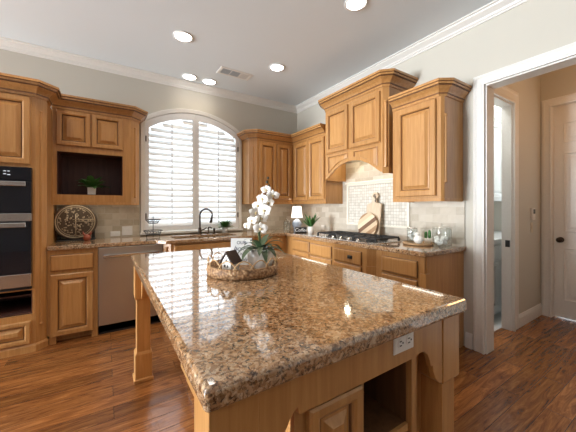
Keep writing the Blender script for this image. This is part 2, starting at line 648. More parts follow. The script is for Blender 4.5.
        for i in range(n):
            a = i * 3
            fs += [(a, a + 1, a + 4, a + 3), (a + 1, a + 2, a + 5, a + 4)]
        return s.add(vs, fs)

    def build(s, name, mat, parent=None, bevel=0.0, smooth=False, loc=None, segs=2, label=None):
        if loc is None:
            if parent is not None:
                loc = LOC[parent.name]
            else:
                xs, ys, zs = zip(*s.v)
                loc = ((min(xs) + max(xs)) / 2, (min(ys) + max(ys)) / 2, min(zs))
        me = bpy.data.meshes.new(name)
        me.from_pydata([(x - loc[0], y - loc[1], z - loc[2]) for x, y, z in s.v], [], s.f)
        bm = bmesh.new()
        bm.from_mesh(me)
        bmesh.ops.recalc_face_normals(bm, faces=bm.faces)
        bm.to_mesh(me)
        bm.free()
        if smooth:
            for p in me.polygons:
                p.use_smooth = True
        me.materials.append(mat)
        o = bpy.data.objects.new(name, me)
        C.objects.link(o)
        if parent is not None:
            o.parent = parent
        else:
            o.location = loc
        LOC[o.name] = loc
        if bevel:
            b = o.modifiers.new('edge', 'BEVEL')
            b.width = bevel
            b.segments = segs
            b.limit_method = 'ANGLE'
            b.angle_limit = math.radians(38)
        if label:
            o['label'] = label
        return o


def tag(o, label, cat, group=None):
    o['label'] = label
    o['category'] = cat
    if group:
        o['group'] = group
    return o


def thing(name, label, cat, loc, group=None):
    o = bpy.data.objects.new(name, None)
    o.empty_display_size = 0.05
    C.objects.link(o)
    o.location = loc
    LOC[o.name] = tuple(loc)
    return tag(o, label, cat, group)


def struct(o):
    o['kind'] = 'structure'
    return o


def copy_thing(root, loc, label=None, group=None):
    c = root.copy()
    C.objects.link(c)
    c.location = loc
    LOC[c.name] = tuple(loc)
    if label:
        c['label'] = label
    if group:
        c['group'] = group
    for ch in root.children:
        k = ch.copy()
        C.objects.link(k)
        k.parent = c
        for g in ch.children:
            q = g.copy()
            C.objects.link(q)
            q.parent = k
    return c


def text_mesh(name, body, size, mat, parent, pos, u, v, n, extrude=0.001, shear=0.0, bold=0.0):
    """lettering lying in the plane (u, v) with its centre at pos"""
    cu = bpy.data.curves.new(name, 'FONT')
    cu.body, cu.size, cu.extrude, cu.shear, cu.offset = body, size, extrude, shear, bold
    cu.align_x, cu.align_y = 'CENTER', 'CENTER'
    tmp = bpy.data.objects.new('tmp', cu)
    C.objects.link(tmp)
    bpy.context.view_layer.update()
    me = bpy.data.meshes.new_from_object(tmp.evaluated_get(bpy.context.evaluated_depsgraph_get()))
    bpy.data.objects.remove(tmp)
    u, v, n, pos = map(Vector, (u, v, n, pos))
    L = Vector(LOC[parent.name])
    for q in me.vertices:
        c = q.co.copy()
        q.co = pos + u * c.x + v * c.y + n * c.z - L
    me.materials.clear()
    me.materials.append(mat)
    o = bpy.data.objects.new(name, me)
    C.objects.link(o)
    o.parent = parent
    LOC[o.name] = tuple(L)
    return o


Z3 = (0, 0, 1)


def fy(x, y, z):      # a face looking towards -Y
    return ((x, y, z), (1, 0, 0), Z3, (0, -1, 0))


def fx(x, y, z):      # a face looking towards -X (u runs towards -Y)
    return ((x, y, z), (0, -1, 0), Z3, (-1, 0, 0))


def panel_front(name, root, fr, w, h, stile=0.058, t=0.024, mat=None, pname='panel'):
    """raised-panel door or drawer front: frame with a routed edge, and its raised panel as a sub-part"""
    mat = mat or WOOD
    f = MB().rings(*fr, w, h, [(0, 0), (0, t - 0.006), (0.006, t), (stile - 0.016, t), (stile - 0.008, t - 0.004), (stile - 0.004, t - 0.011), (stile, 0.003)], cap=False, back=True).build(name, mat, root)
    if mat is WOOD:      # dark glaze rubbed into the routed groove
        f.data.materials.append(GLAZE)
        for q in f.data.polygons[20:24]:
            q.material_index = 1
    MB().rings(*fr, w, h, [(stile - 0.001, 0.002), (stile + 0.004, 0.0045), (stile + 0.012, 0.0055), (stile + 0.034, t - 0.003), (stile + 0.036, t - 0.001)]).build(pname, mat, f)
    if mat is WOOD:
        p_ = f.children[0].data
        p_.materials.append(GLAZE)
        for q in p_.polygons[0:4]:
            q.material_index = 1
    return f


def slab_front(name, root, fr, w, h, t=0.021):
    o = MB().rings(*fr, w, h, [(0, 0), (0, t - 0.009), (0.003, t - 0.006), (0.012, t)], back=True).build(name, WOOD, root)
    o.data.materials.append(GLAZE)
    for q in o.data.polygons[0:8]:
        q.material_index = 1
    return o


CROWN = [(-0.001, 0), (0.010, 0), (0.010, 0.020), (0.018, 0.022), (0.018, 0.030), (0.024, 0.040), (0.036, 0.054), (0.052, 0.066), (0.066, 0.076),
         (0.066, 0.084), (0.080, 0.086), (0.080, 0.104), (0.092, 0.107), (0.092, 0.128), (-0.001, 0.128)]


def crown(root, path, z, k=1.0, kz=None):
    kz = kz or k
    o = MB().sweep([(a * k, b * kz) for a, b in CROWN], path, z).build('crown_moulding', WOOD, root)
    o.data.materials.append(GLAZE)      # glaze left in the crevices of the moulding
    n = len(CROWN)
    for i in range(len(path) - 1):
        for j in (2, 3, 8, 9, 11):
            o.data.polygons[i * n + j].material_index = 1
    return o


def flute(root, a, b, z0, z1, r=0.013, name='corner_post'):
    """half-round fluted post running up the middle of a chamfered corner a-b"""
    mx, my = (a[0] + b[0]) / 2, (a[1] + b[1]) / 2
    m = MB()
    m.lathe([(r * 0.6, 0), (r * 1.3, 0.004), (r * 1.3, 0.016), (r, 0.02), (r, z1 - z0 - 0.02), (r * 1.3, z1 - z0 - 0.016), (r * 1.3, z1 - z0 - 0.004), (r * 0.6, z1 - z0)], (mx, my, z0), 10)
    return m.build(name, WOOD, root)


# ------------------------------------------------------------------ the room
H = 2.97
XL, YF = -11.0, -8.5


def holed(name, outer, holes, mapf, a, b, mat):
    """flat plate with holes, extruded from a to b"""
    bm = bmesh.new()
    edges = []
    for lp in [outer] + holes:
        vs = [bm.verts.new(mapf(p, q, a)) for p, q in lp]
        edges += [bm.edges.new((vs[i], vs[(i + 1) % len(vs)])) for i in range(len(vs))]
    r = bmesh.ops.triangle_fill(bm, use_beauty=True, use_dissolve=False, edges=edges)
    d = Vector(mapf(0, 0, b)) - Vector(mapf(0, 0, a))
    ex = bmesh.ops.extrude_face_region(bm, geom=bm.faces[:])
    bmesh.ops.translate(bm, vec=d, verts=[g for g in ex['geom'] if isinstance(g, bmesh.types.BMVert)])
    bmesh.ops.recalc_face_normals(bm, faces=bm.faces)
    me = bpy.data.meshes.new(name)
    bm.to_mesh(me)
    bm.free()
    me.materials.append(mat)
    o = bpy.data.objects.new(name, me)
    C.objects.link(o)
    LOC[o.name] = (0, 0, 0)
    return o


WC = -1.72


def z_out(x): return 1.475 + math.sqrt(1.14 ** 2 - (x - WC) ** 2)
def z_mid(x): return 1.475 + math.sqrt(1.085 ** 2 - (x - WC) ** 2)
def z_in(x): return 1.43 + math.sqrt(1.04 ** 2 - (x - WC) ** 2)


def arc(f, xa, xb, n=28):
    return [(xa + (xb - xa) * i / n, f(xa + (xb - xa) * i / n)) for i in range(n + 1)]


my = lambda p, q, t: (p, t, q)
mxx = lambda p, q, t: (t, p, q)
win_hole = [(WC - 0.63, 0.955), (WC + 0.63, 0.955)] + arc(z_mid, WC + 0.63, WC - 0.63)
struct(holed('wall_back', [(XL - 0.15, 0), (0.0, 0), (0.0, H), (XL - 0.15, H)], [win_hole], my, 0, 0.15, PAINT))
struct(holed('wall_right', [(0.15, 0), (-2.86, 0), (-2.86, 2.34), (-3.95, 2.34), (-3.95, 0), (YF, 0), (YF, H), (0.15, H)], [], mxx, 0, 0.14, PAINT))
struct(holed('wall_left', [(0.0, 0), (YF, 0), (YF, H), (0.0, H)], [[(-0.25, 0.1), (-2.05, 0.1), (-2.05, 2.3), (-0.25, 2.3)]], mxx, XL, XL - 0.15, PAINT))
struct(holed('wall_front', [(XL - 0.15, 0), (0.14, 0), (0.14, H), (XL - 0.15, H)], [], my, YF, YF - 0.15, TAUPE))
struct(MB().box(XL - 0.15, 2.2, YF - 0.15, 0.15, -0.1, 0).build('floor', FLOOR, loc=(0, 0, 0)))
struct(MB().box(XL - 0.15, 2.2, YF - 0.15, 0.15, H, H + 0.1).build('ceiling', CEIL, loc=(0, 0, 0)))

RC = [(0, 0), (0.012, 0.0), (0.014, 0.014), (0.024, 0.02), (0.028, 0.034), (0.05, 0.05), (0.07, 0.064), (0.074, 0.074), (0.09, 0.078), (0.09, 0.089), (0, 0.089)]
struct(MB().sweep(RC, [(XL, 0.0), (0.0, 0.0)], H - 0.0895).build('trim_1', TRIM))
struct(MB().sweep(RC, [(0.0, 0.0), (0.0, YF)], H - 0.0895).build('trim_2', TRIM))
struct(MB().sweep(RC, [(XL, YF), (XL, 0.0)], H - 0.0895).build('trim_3', TRIM))

# cased opening to the hall
CAS = [(0, 0), (0, 0.024), (0.012, 0.026), (0.02, 0.018), (0.03, 0.016), (0.062, 0.014), (0.07, 0.018), (0.09, 0.012), (0.095, 0)]


def casing(name, mapf, y0, y1, top, prof, left=True, right=True, bottom=0.0, k=1.0):
    """mitred casing around an opening; mapf(along, z, out)"""
    m = MB()
    pr = [(a * k, b) for a, b in prof]
    n = len(pr)
    s = 1 if y1 > y0 else -1
    pts = []
    if left:
        pts.append([(y0 - s * a, bottom, o) for a, o in pr])
    pts.append([(y0 - s * a, top + a, o) for a, o in pr])
    pts.append([(y1 + s * a, top + a, o) for a, o in pr])
    if right:
        pts.append([(y1 + s * a, bottom, o) for a, o in pr])
    vs = [mapf(*q) for r in pts for q in r]
    fs = []
    for i in range(len(pts) - 1):
        for j in range(n):
            fs.append((i * n + j, i * n + (j + 1) % n, (i + 1) * n + (j + 1) % n, (i + 1) * n + j))
    fs += [tuple(range(n)), tuple(range((len(pts) - 1) * n, len(pts) * n))[::-1]]
    m.add(vs, fs)
    return struct(m.build(name, TRIM))


casing('trim_4', lambda y, z, o: (-o, y, z), -2.862, -3.948, 2.338, CAS)
struct(MB().box(0.001, 0.139, -2.86, -2.874, 0, 2.326).box(0.001, 0.139, -3.936, -3.95, 0, 2.326).box(0.001, 0.139, -2.86, -3.95, 2.326, 2.34).build('trim_5', TRIM))

BB = [(0, 0), (0.014, 0), (0.014, 0.10), (0.010, 0.112), (0.006, 0.13), (0, 0.135)]
struct(MB().sweep(BB, [(0.0, -2.705), (0.0, -2.764)], 0).build('baseboard_right', TRIM))
struct(MB().sweep(BB, [(0.0, -4.05), (0.0, YF)], 0).build('baseboard_front', TRIM))

# hall beyond the opening
HY, HX = -2.80, 1.58
struct(holed('wall_hall_left', [(0.14, 0), (0.20, 0), (0.20, 2.34), (0.755, 2.34), (0.755, 0), (HX + 0.1, 0), (HX + 0.1, H), (0.14, H)], [], my, HY, HY + 0.09, PAINT))
struct(holed('wall_hall_end', [(HY, 0), (-2.90, 0), (-2.90, 2.44), (-3.72, 2.44), (-3.72, 0), (-4.6, 0), (-4.6, H), (HY, H)], [], mxx, HX, HX + 0.1, PAINT))
struct(MB().box(0.14, HX + 0.1, -4.6, -4.7, 0, H).build('wall_hall_right', PAINT))
casing('trim_6', lambda x, z, o: (x, HY - o, z), 0.202, 0.753, 2.338, CAS, k=1.5)
struct(MB().box(0.741, 0.755, HY + 0.001, HY + 0.089, 0, 2.326).box(0.20, 0.214, HY + 0.001, HY + 0.089, 0, 2.326).box(0.20, 0.755, HY + 0.001, HY + 0.089, 2.326, 2.34).build('trim_7', TRIM))
casing('trim_8', lambda y, z, o: (HX - o, y, z), -2.902, -3.718, 2.438, CAS)
struct(MB().sweep(BB, [(0.896, HY), (HX, HY), (HX, HY - 0.002)], 0).build('baseboard_hall', TRIM))
struct(MB().sweep(RC, [(0.14, HY), (HX, HY), (HX, -4.6)], H - 0.0895).build('trim_9', TRIM))
# six-panel hall door
d1 = struct(MB().box(HX + 0.045, HX + 0.085, -2.904, -3.716, 0.012, 2.436).build('door_1', TRIM))
for (ya, yb, za, zb) in ((-3.0, -3.27, 2.02, 2.23), (-3.36, -3.63, 2.02, 2.23), (-3.0, -3.27, 1.0, 1.88), (-3.36, -3.63, 1.0, 1.88), (-3.0, -3.27, 0.22, 0.80), (-3.36, -3.63, 0.22, 0.80)):
    MB().rings(*fx(HX + 0.045, ya, za), abs(yb - ya), zb - za, [(-0.012, -0.001), (-0.012, 0.006), (-0.002, 0.009), (0.006, 0.001), (0.03, 0.001), (0.05, 0.007)]).build('door_panel', TRIM, d1)
kn = MB().lathe([(0.032, 0), (0.032, -0.006), (0.012, -0.01), (0.011, -0.035), (0.024, -0.042), (0.030, -0.055), (0.024, -0.068), (0.001, -0.073)], (HX + 0.045, -2.965, 0.90), 16, 'x').build('door_knob', BRONZE, d1, smooth=True)
MB().box(HX + 0.001, HX + 0.099, -2.90, -2.9035, 0, 2.44).box(HX + 0.001, HX + 0.099, -3.7165, -3.72, 0, 2.44).box(HX + 0.001, HX + 0.099, -2.90, -3.72, 2.437, 2.44).build('door_jamb', TRIM, d1)

# pantry seen through the hall's inner opening
struct(MB().box(0.14, 2.2, HY + 0.091, -2.0, -0.0, 0.004).build('floor_pantry', TILEF))
struct(MB().box(0.14, 2.2, -2.0, -1.9, 0, H).build('wall_pantry_back', PAINT))
struct(MB().box(2.2, 2.3, -1.9, HY, 0, H).build('wall_pantry_end', PAINT))

# ------------------------------------------------------------------ window with its shutters
wn = struct(MB().add(*(lambda o, i: ([my(p, q, t) for t in (-0.001, -0.03) for p, q in o + i],
                                    [f for k in range(len(o) - 1) for f in ((k, k + 1, len(o) + k + 1, len(o) + k), (2 * len(o) + k, 2 * len(o) + k + 1, 3 * len(o) + k + 1, 3 * len(o) + k), (k, k + 1, 2 * len(o) + k + 1, 2 * len(o) + k), (len(o) + k, len(o) + k + 1, 3 * len(o) + k + 1, 3 * len(o) + k))]
                                    + [(0, len(o), 3 * len(o), 2 * len(o)), (len(o) - 1, 2 * len(o) - 1, 4 * len(o) - 1, 3 * len(o) - 1)]))(
    [(WC - 0.68, 0.955)] + arc(z_out, WC - 0.68, WC + 0.68) + [(WC + 0.68, 0.955)],
    [(WC - 0.628, 0.955)] + arc(lambda x: z_mid(x) - 0.002, WC - 0.628, WC + 0.628) + [(WC + 0.628, 0.955)])).build('window_1', TRIM, bevel=0.006))
MB().box(WC - 0.68, WC + 0.68, -0.03, 0.0, 0.93, 0.9545).box(WC - 0.69, WC + 0.69, -0.055, -0.03, 0.93, 0.9545).build('window_sill', TRIM, wn)
m = MB()
o_ = arc(lambda x: z_mid(x) - 0.012, WC - 0.62, WC + 0.62)
m.prism([(WC - 0.62, 0.965), (WC + 0.62, 0.965)] + o_[::-1], my, 0.118, 0.123)
m.build('window_pane', PANE, wn)
m = MB().box(WC - 0.63, WC - 0.58, 0.10, 0.14, 0.957, 2.33).box(WC + 0.58, WC + 0.63, 0.10, 0.14, 0.957, 2.33).box(WC - 0.58, WC + 0.58, 0.10, 0.14, 0.957, 1.0).box(WC - 0.02, WC + 0.02, 0.10, 0.117, 1.0, 2.53)
m.build('window_sash', TRIM, wn)


def shutter(x0, x1, label):
    t = thing('plantation_shutter', label, 'shutter', ((x0 + x1) / 2, 0.0, 0.96), 'plantation shutters in the arched window')
    y0, y1 = -0.022, 0.012
    st = 0.042
    m = MB()
    # stiles, bottom rail and the arched top rail
    for a, b in ((x0, x0 + st), (x1 - st, x1)):
        m.prism([(a, 0.96), (b, 0.96), (b, z_mid(b) - 0.006), (a, z_mid(a) - 0.006)], my, y0, y1)
    m.box(x0 + st, x1 - st, y0, y1, 0.96, 1.03)
    up = arc(lambda x: z_mid(x) - 0.006, x0 + st, x1 - st, 14)
    lo = arc(z_in, x0 + st, x1 - st, 14)
    m.prism(up + lo[::-1], my, y0, y1)
    m.build('shutter_frame', SHUT, t)
    # louvers
    lv = MB()
    pitch, wd, th = 0.0755, 0.089, 0.011
    tilt = math.radians(50)
    n = 18
    z = 1.065
    cx = (x0 + x1) / 2
    while z < 2.45:
        a, b = x0 + st + 0.002, x1 - st - 0.002
        top = z + 0.032
        # shorten a louver that would meet the arch
        while a < b and z_in(a) < top:
            a += 0.004
        while b > a and z_in(b) < top:
            b -= 0.004
        if b - a > 0.1:
            sec = []
            for k in range(12):
                g = 2 * PI * k / 12
                p, q = math.cos(g) * wd / 2, math.sin(g) * th / 2
                sec.append((p * math.cos(tilt) - q * math.sin(tilt), p * math.sin(tilt) + q * math.cos(tilt)))
            lv.prism(sec, lambda p, q, t_, z=z: (t_, -0.005 + p, z + q), a, b)
        z += pitch
    lv.build('louvers', SHUT, t, smooth=False)
    MB().box(cx - 0.006, cx + 0.006, -0.053, -0.042, 1.05, z_in(cx) - 0.05).build('tilt_rod', SHUT, t)
    hx = x0 + 0.006 if x0 < WC - 0.3 else x1 - 0.006
    for hz in (1.16, 2.14):
        MB().box(hx - 0.006, hx + 0.006, -0.031, -0.0222, hz - 0.035, hz + 0.035).build('hinge', BRONZE, t)
    return t


shutter(WC - 0.626, WC - 0.002, 'white louvered shutter in the left half of the arched window')
shutter(WC + 0.002, WC + 0.626, 'white louvered shutter in the right half of the arched window, behind the faucet')

# tile backsplash
struct(MB().box(-3.22, WC - 0.69, -0.012, -0.0005, 0.9145, 1.30).box(WC - 0.69, WC + 0.69, -0.012, -0.0005, 0.9145, 0.929).box(WC + 0.69, -0.0005, -0.012, -0.0005, 0.9145, 1.325).build('trim_10', TILEX, loc=(0, 0, 0)))
struct(MB().box(-0.012, -0.0005, -0.0125, -1.11, 0.9145, 1.33).box(-0.012, -0.0005, -1.11, -2.16, 0.9145, 1.86).box(-0.012, -0.0005, -2.16, -2.70, 0.9145, 1.33).build('trim_11', TILEY, loc=(0, 0, 0)))
nf = struct(MB().box(-0.016, -0.0125, -1.24, -2.12, 1.06, 1.56).build('trim_12', MOSAIC, loc=(0, 0, 0)))
m = MB()
for q in ((-1.21, -1.24, 1.04, 1.58), (-2.12, -2.15, 1.04, 1.58), (-1.24, -2.12, 1.04, 1.062), (-1.24, -2.12, 1.555, 1.58)):
    m.box(-0.028, -0.0125, q[0], q[1], q[2], q[3])
m.box(-0.04, -0.0125, -1.19, -2.158, 1.58, 1.602)
m.build('stone_frame', STONE, nf, bevel=0.004)


# ------------------------------------------------------------------ left: oven tower
TX, TY = -3.29, -0.68
t = thing('oven_cabinet', 'tall maple cabinet around the wall ovens at the left edge', 'cabinet', (-3.65, -0.34, 0))
fp = [(-4.05, -0.001), (-4.05, TY), (TX, TY), (-3.222, TY + 0.068), (-3.222, -0.001)]
m = MB()
m.box(-4.03, TX - 0.02, TY, TY + 0.02, 1.622, 2.25)      # over the ovens
m.box(-4.03, TX - 0.02, TY, TY + 0.02, 0.02, 0.332)
m.plan([(TX - 0.02, TY), (TX, TY), (-3.222, TY + 0.068), (-3.222, -0.001), (-3.245, -0.001), (-3.245, TY + 0.06), (TX - 0.02, TY + 0.02)], 0.02, 2.25)
m.box(-4.05, -4.03, TY, -0.001, 0.02, 2.25)
m.box(-4.03, -3.245, TY + 0.06, -0.021, 2.23, 2.249)
m.box(-4.03, -3.245, TY + 0.06, -0.021, 1.622, 1.64)
m.box(-4.03, -3.245, -0.02, -0.002, 0.3, 2.249)
m.box(-4.03, -3.31, TY + 0.001, TY + 0.02, 0.545, 0.56)
m.build('body', WOOD, t)
m = MB().sweep([(0, 0), (0.012, 0), (0.012, 0.055), (0.004, 0.07), (0, 0.07)], [(-4.05, TY), (TX, TY), (-3.222, TY + 0.068), (-3.222, -0.61)], 0)
m.build('base_moulding', WOOD, t)
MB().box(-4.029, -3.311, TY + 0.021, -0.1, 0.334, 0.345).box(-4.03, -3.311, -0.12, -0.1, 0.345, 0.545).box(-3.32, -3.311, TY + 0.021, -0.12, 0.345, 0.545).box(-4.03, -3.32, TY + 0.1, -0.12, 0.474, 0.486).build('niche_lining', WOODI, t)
crown(t, [(-4.05, TY), (TX, TY), (-3.222, TY + 0.068), (-3.222, -0.44)], 2.25)
flute(t, (TX, TY), (-3.222, TY + 0.068), 0.22, 2.14)
for (xa, xb, za, zb, nm) in ((-3.66, -3.322, 1.648, 2.238, 'door'), (-4.02, -3.68, 1.648, 2.238, 'door')):
    panel_front(nm, t, fy(xa, TY, za), xb - xa, zb - za)
panel_front('drawer', t, fy(-4.02, TY, 0.082), 0.70, 0.195, stile=0.045)

t = thing('double_wall_oven', 'black glass double wall oven with steel handles in the tall left cabinet', 'oven', (-3.66, -0.4, 0.56))
MB().box(-4.02, -3.312, TY + 0.0, -0.15, 0.562, 1.618).build('body', DARK, t)
m = MB().box(-4.02, -3.312, TY - 0.03, TY, 1.506, 1.618)
cp = m.build('control_panel', BLACKG, t, bevel=0.002)
m = MB()
for i, (a, b, c) in enumerate(((0, 0, .018), (.026, 0, .014), (0, -.024, .018), (.024, -.03, .02))):
    m.box(-3.49 + a, -3.49 + a + c, TY - 0.0312, TY - 0.030, 1.575 + b, 1.583 + b)
m.build('display_marks', simple('pale_display', (0.5, 0.55, 0.6), emit=0.6), cp)
ud = MB().box(-4.02, -3.312, TY - 0.035, TY, 1.222, 1.500).build('upper_door', BLACKG, t, bevel=0.002)
ld = MB().box(-4.02, -3.312, TY - 0.035, TY, 0.70, 1.150).build('lower_door', BLACKG, t, bevel=0.002)
for d, z in ((ud, 1.472), (ld, 1.122)):
    h = MB().box(-3.99, -3.342, TY - 0.078, TY - 0.062, z - 0.019, z + 0.019)
    h.box(-3.38, -3.36, TY - 0.064, TY - 0.034, z - 0.012, z + 0.012).box(-3.97, -3.95, TY - 0.064, TY - 0.034, z - 0.012, z + 0.012)
    h.build('handle', STEELH, d, bevel=0.003)
MB().box(-4.02, -3.312, TY - 0.033, TY, 1.153, 1.219).build('middle_trim', STEELH, t, bevel=0.002)
MB().box(-4.02, -3.312, TY - 0.035, TY, 0.585, 0.697).build('lower_trim', STEELH, t, bevel=0.002)
m = MB()
for k in range(3):
    m.box(-4.02, -3.312, TY - 0.03, TY, 0.563 + k * 0.0075, 0.567 + k * 0.0075)
m.build('vent_grille', DARK, t)

# ------------------------------------------------------------------ left: base cabinet, dishwasher
BY = -0.612


def toe_base(root, x0, x1, y=BY, legs=True):
    m = MB().box(x0, x1, y + 0.07, -0.02, 0.0, 0.09)
    m.box(x0, x0 + 0.05, y, y + 0.07, 0, 0.085).box(x1 - 0.05, x1, y, y + 0.07, 0, 0.085)
    return m.build('toe_kick', WOOD, root)


t = thing('base_cabinet', 'maple base cabinet with one drawer and one door between ovens and dishwasher', 'cabinet', (-3.03, -0.3, 0))
MB().box(-3.219, -2.833, BY, -0.002, 0.085, 0.873).build('body', WOOD, t)
toe_base(t, -3.205, -2.833)
slab_front('drawer', t, fy(-3.197, BY, 0.678), 0.328, 0.15)
panel_front('door', t, fy(-3.195, BY, 0.072), 0.325, 0.575)

t = thing('dishwasher', 'stainless steel dishwasher with bar handle left of the sink', 'dishwasher', (-2.53, -0.3, 0))
MB().box(-2.828, -2.242, -0.60, -0.03, 0.02, 0.868).build('body', DARK, t)
dd = MB().box(-2.826, -2.244, -0.64, -0.60, 0.098, 0.868).build('door', STEEL, t, bevel=0.004)
h = MB().box(-2.785, -2.285, -0.69, -0.672, 0.772, 0.804).box(-2.76, -2.735, -0.674, -0.639, 0.778, 0.798).box(-2.335, -2.31, -0.674, -0.639, 0.778, 0.798)
h.build('handle', STEELH, dd, bevel=0.004)
MB().box(-2.50, -2.45, -0.6412, -0.6398, 0.122, 0.132).build('badge', DARK, dd)
MB().box(-2.826, -2.244, -0.60, -0.58, 0.0, 0.096).build('toe_kick', DARK, t)

# ------------------------------------------------------------------ left: wall cabinet with open niche
UY = -0.34
t = thing('wall_cabinet', 'maple wall cabinet with dark open niche left of the window', 'cabinet', (-2.83, -0.17, 1.298))
A, B = (-2.526, UY), (-2.436, UY + 0.09)
x0 = -3.2215
m = MB()
m.plan([(x0, -0.001), (x0, UY), A, B, (B[0], -0.001)], 1.842, 2.27)
m.plan([(x0, -0.001), (x0, UY), A, B, (B[0], -0.001)], 1.328, 1.403)
m.box(x0, -3.182, UY, -0.001, 1.403, 1.842)
m.plan([(-2.607, -0.001), (-2.607, UY), A, B, (B[0], -0.001)], 1.403, 1.842)
m.build('body', WOOD, t)
MB().plan([(x0, UY + 0.018), (x0, UY), A, B, (B[0], -0.001), (B[0] - 0.018, -0.001), (B[0] - 0.018, B[1] + 0.008), (A[0] - 0.008, UY + 0.018)], 1.298, 1.3275).build('light_rail', WOOD, t)
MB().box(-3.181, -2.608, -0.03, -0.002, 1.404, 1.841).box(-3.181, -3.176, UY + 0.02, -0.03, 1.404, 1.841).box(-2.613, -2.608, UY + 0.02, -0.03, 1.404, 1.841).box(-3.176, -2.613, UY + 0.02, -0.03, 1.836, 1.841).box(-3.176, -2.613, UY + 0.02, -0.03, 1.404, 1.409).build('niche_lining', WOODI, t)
crown(t, [(x0, UY), A, B, (B[0], -0.001)], 2.27)
flute(t, A, B, 1.38, 2.19)
panel_front('door', t, fy(-3.185, UY, 1.905), 0.283, 0.355, stile=0.05)
panel_front('door', t, fy(-2.892, UY, 1.905), 0.285, 0.355, stile=0.05)


# ------------------------------------------------------------------ sink base and the rest of the back run
SY = -0.70
t = thing('sink_base_cabinet', 'maple sink cabinet standing forward under the window', 'cabinet', (-1.70, -0.35, 0))
sx0, sx1 = -2.238, -1.16
m = MB().plan([(sx0, -0.02), (sx0, SY + 0.07), (sx0 + 0.07, SY), (sx1 - 0.07, SY), (sx1, SY + 0.07), (sx1, -0.02), (sx1 - 0.018, -0.02), (sx1 - 0.018, SY + 0.078), (sx1 - 0.078, SY + 0.018), (sx0 + 0.078, SY + 0.018), (sx0 + 0.018, SY + 0.078), (sx0 + 0.018, -0.02)], 0.104, 0.873)
m.plan([(sx0, -0.02), (sx0, SY + 0.07), (sx0 + 0.07, SY), (sx1 - 0.07, SY), (sx1, SY + 0.07), (sx1, -0.02)], 0.085, 0.104)
m.build('body', WOOD, t)
MB().box(sx0 + 0.03, sx1 - 0.03, SY + 0.08, -0.06, 0, 0.084).build('toe_kick', WOOD, t)
for a, b in (((sx0, SY + 0.07), (sx0 + 0.07, SY)), ((sx1 - 0.07, SY), (sx1, SY + 0.07))):
    flute(t, a, b, 0.12, 0.84, 0.014)
slab_front('apron_front', t, fy(sx0 + 0.10, SY, 0.70), sx1 - sx0 - 0.20, 0.155)
for k in range(2):
    dr = panel_front('door', t, fy(sx0 + 0.10 + k * 0.441, SY, 0.10), 0.437, 0.58)
    kx = sx0 + 0.10 + (0.40 if k == 0 else 0.478)
    MB().lathe([(0.006, 0), (0.006, -0.012), (0.014, -0.016), (0.014, -0.024), (0.001, -0.028)], (kx, SY - 0.021, 0.62), 12, 'y').build('knob', BRONZE, dr, smooth=True)

t = thing('corner_base_cabinet', 'maple base cabinet of the back run in the corner behind the orchid', 'cabinet', (-0.85, -0.3, 0))
MB().box(-1.155, -0.612, BY, -0.002, 0.085, 0.873).build('body', WOOD, t)
MB().box(-1.14, -0.612, BY + 0.07, -0.05, 0, 0.084).build('toe_kick', WOOD, t)
slab_front('drawer', t, fy(-1.13, BY, 0.70), 0.44, 0.14)
panel_front('door', t, fy(-1.13, BY, 0.10), 0.44, 0.58)

# right run, facing -X
RX = -0.612


def base_right(label, ya, yb, fronts, loc, x=RX):
    t = thing('base_cabinet', label, 'cabinet', loc)
    MB().box(x, -0.002, ya, yb, 0.085, 0.873).build('body', WOOD, t)
    MB().box(x + 0.07, -0.05, ya, yb, 0, 0.084).build('toe_kick', WOOD, t)
    for (a, w_, z0, h_, kind) in fronts:
        if kind == 'slab':
            o = slab_front('drawer', t, fx(x, a, z0), w_, h_)
        else:
            o = panel_front('door', t, fx(x, a, z0), w_, h_)
    return t


base_right('maple drawer base in the corner left of the cooktop', -0.614, -1.178,
           [(-0.80, 0.36, 0.705, 0.13, 'slab'), (-0.80, 0.36, 0.10, 0.59, 'panel')], (-0.3, -0.9, 0))
CX = -0.632
t = base_right('maple base cabinet under the gas cooktop with a black cup pull', -1.182, -2.10,
               [(-1.20, 0.40, 0.695, 0.135, 'slab'), (-1.64, 0.40, 0.695, 0.135, 'slab'), (-1.20, 0.40, 0.52, 0.16, 'slab'), (-1.64, 0.40, 0.52, 0.16, 'slab'),
                (-1.20, 0.84, 0.10, 0.40, 'slab')], (-0.3, -1.65, 0), CX)
MB().rings(*fx(CX - 0.0215, -1.865, 0.742), 0.06, 0.036, [(0, 0), (0.003, 0.012), (0.010, 0.018)], back=True).build('cup_pull', BLACK, t)
MB().plan([(CX, -2.101), (-0.55, -2.185), (-0.30, -2.185), (-0.30, -2.101)], 0.085, 0.873).build('angled_post', WOOD, t)
MB().plan([(CX - 0.012, -2.102), (-0.56, -2.188), (-0.55, -2.1795), (-0.628, -2.10)], 0.0, 0.70).build('post_plinth', WOOD, t)
t = base_right('maple drawer base at the open right end beside the doorway', -2.195, -2.68,
               [(-2.27, 0.355, 0.69, 0.14, 'slab'), (-2.27, 0.355, 0.51, 0.16, 'slab'), (-2.27, 0.355, 0.10, 0.39, 'slab')], (-0.3, -2.45, 0))
MB().box(RX + 0.02, -0.002, -2.681, -2.688, 0.0, 0.873).build('end_panel', WOOD, t)
MB().box(RX - 0.012, RX + 0.05, -2.645, -2.70, 0.0, 0.735).build('corner_plinth', WOOD, t)

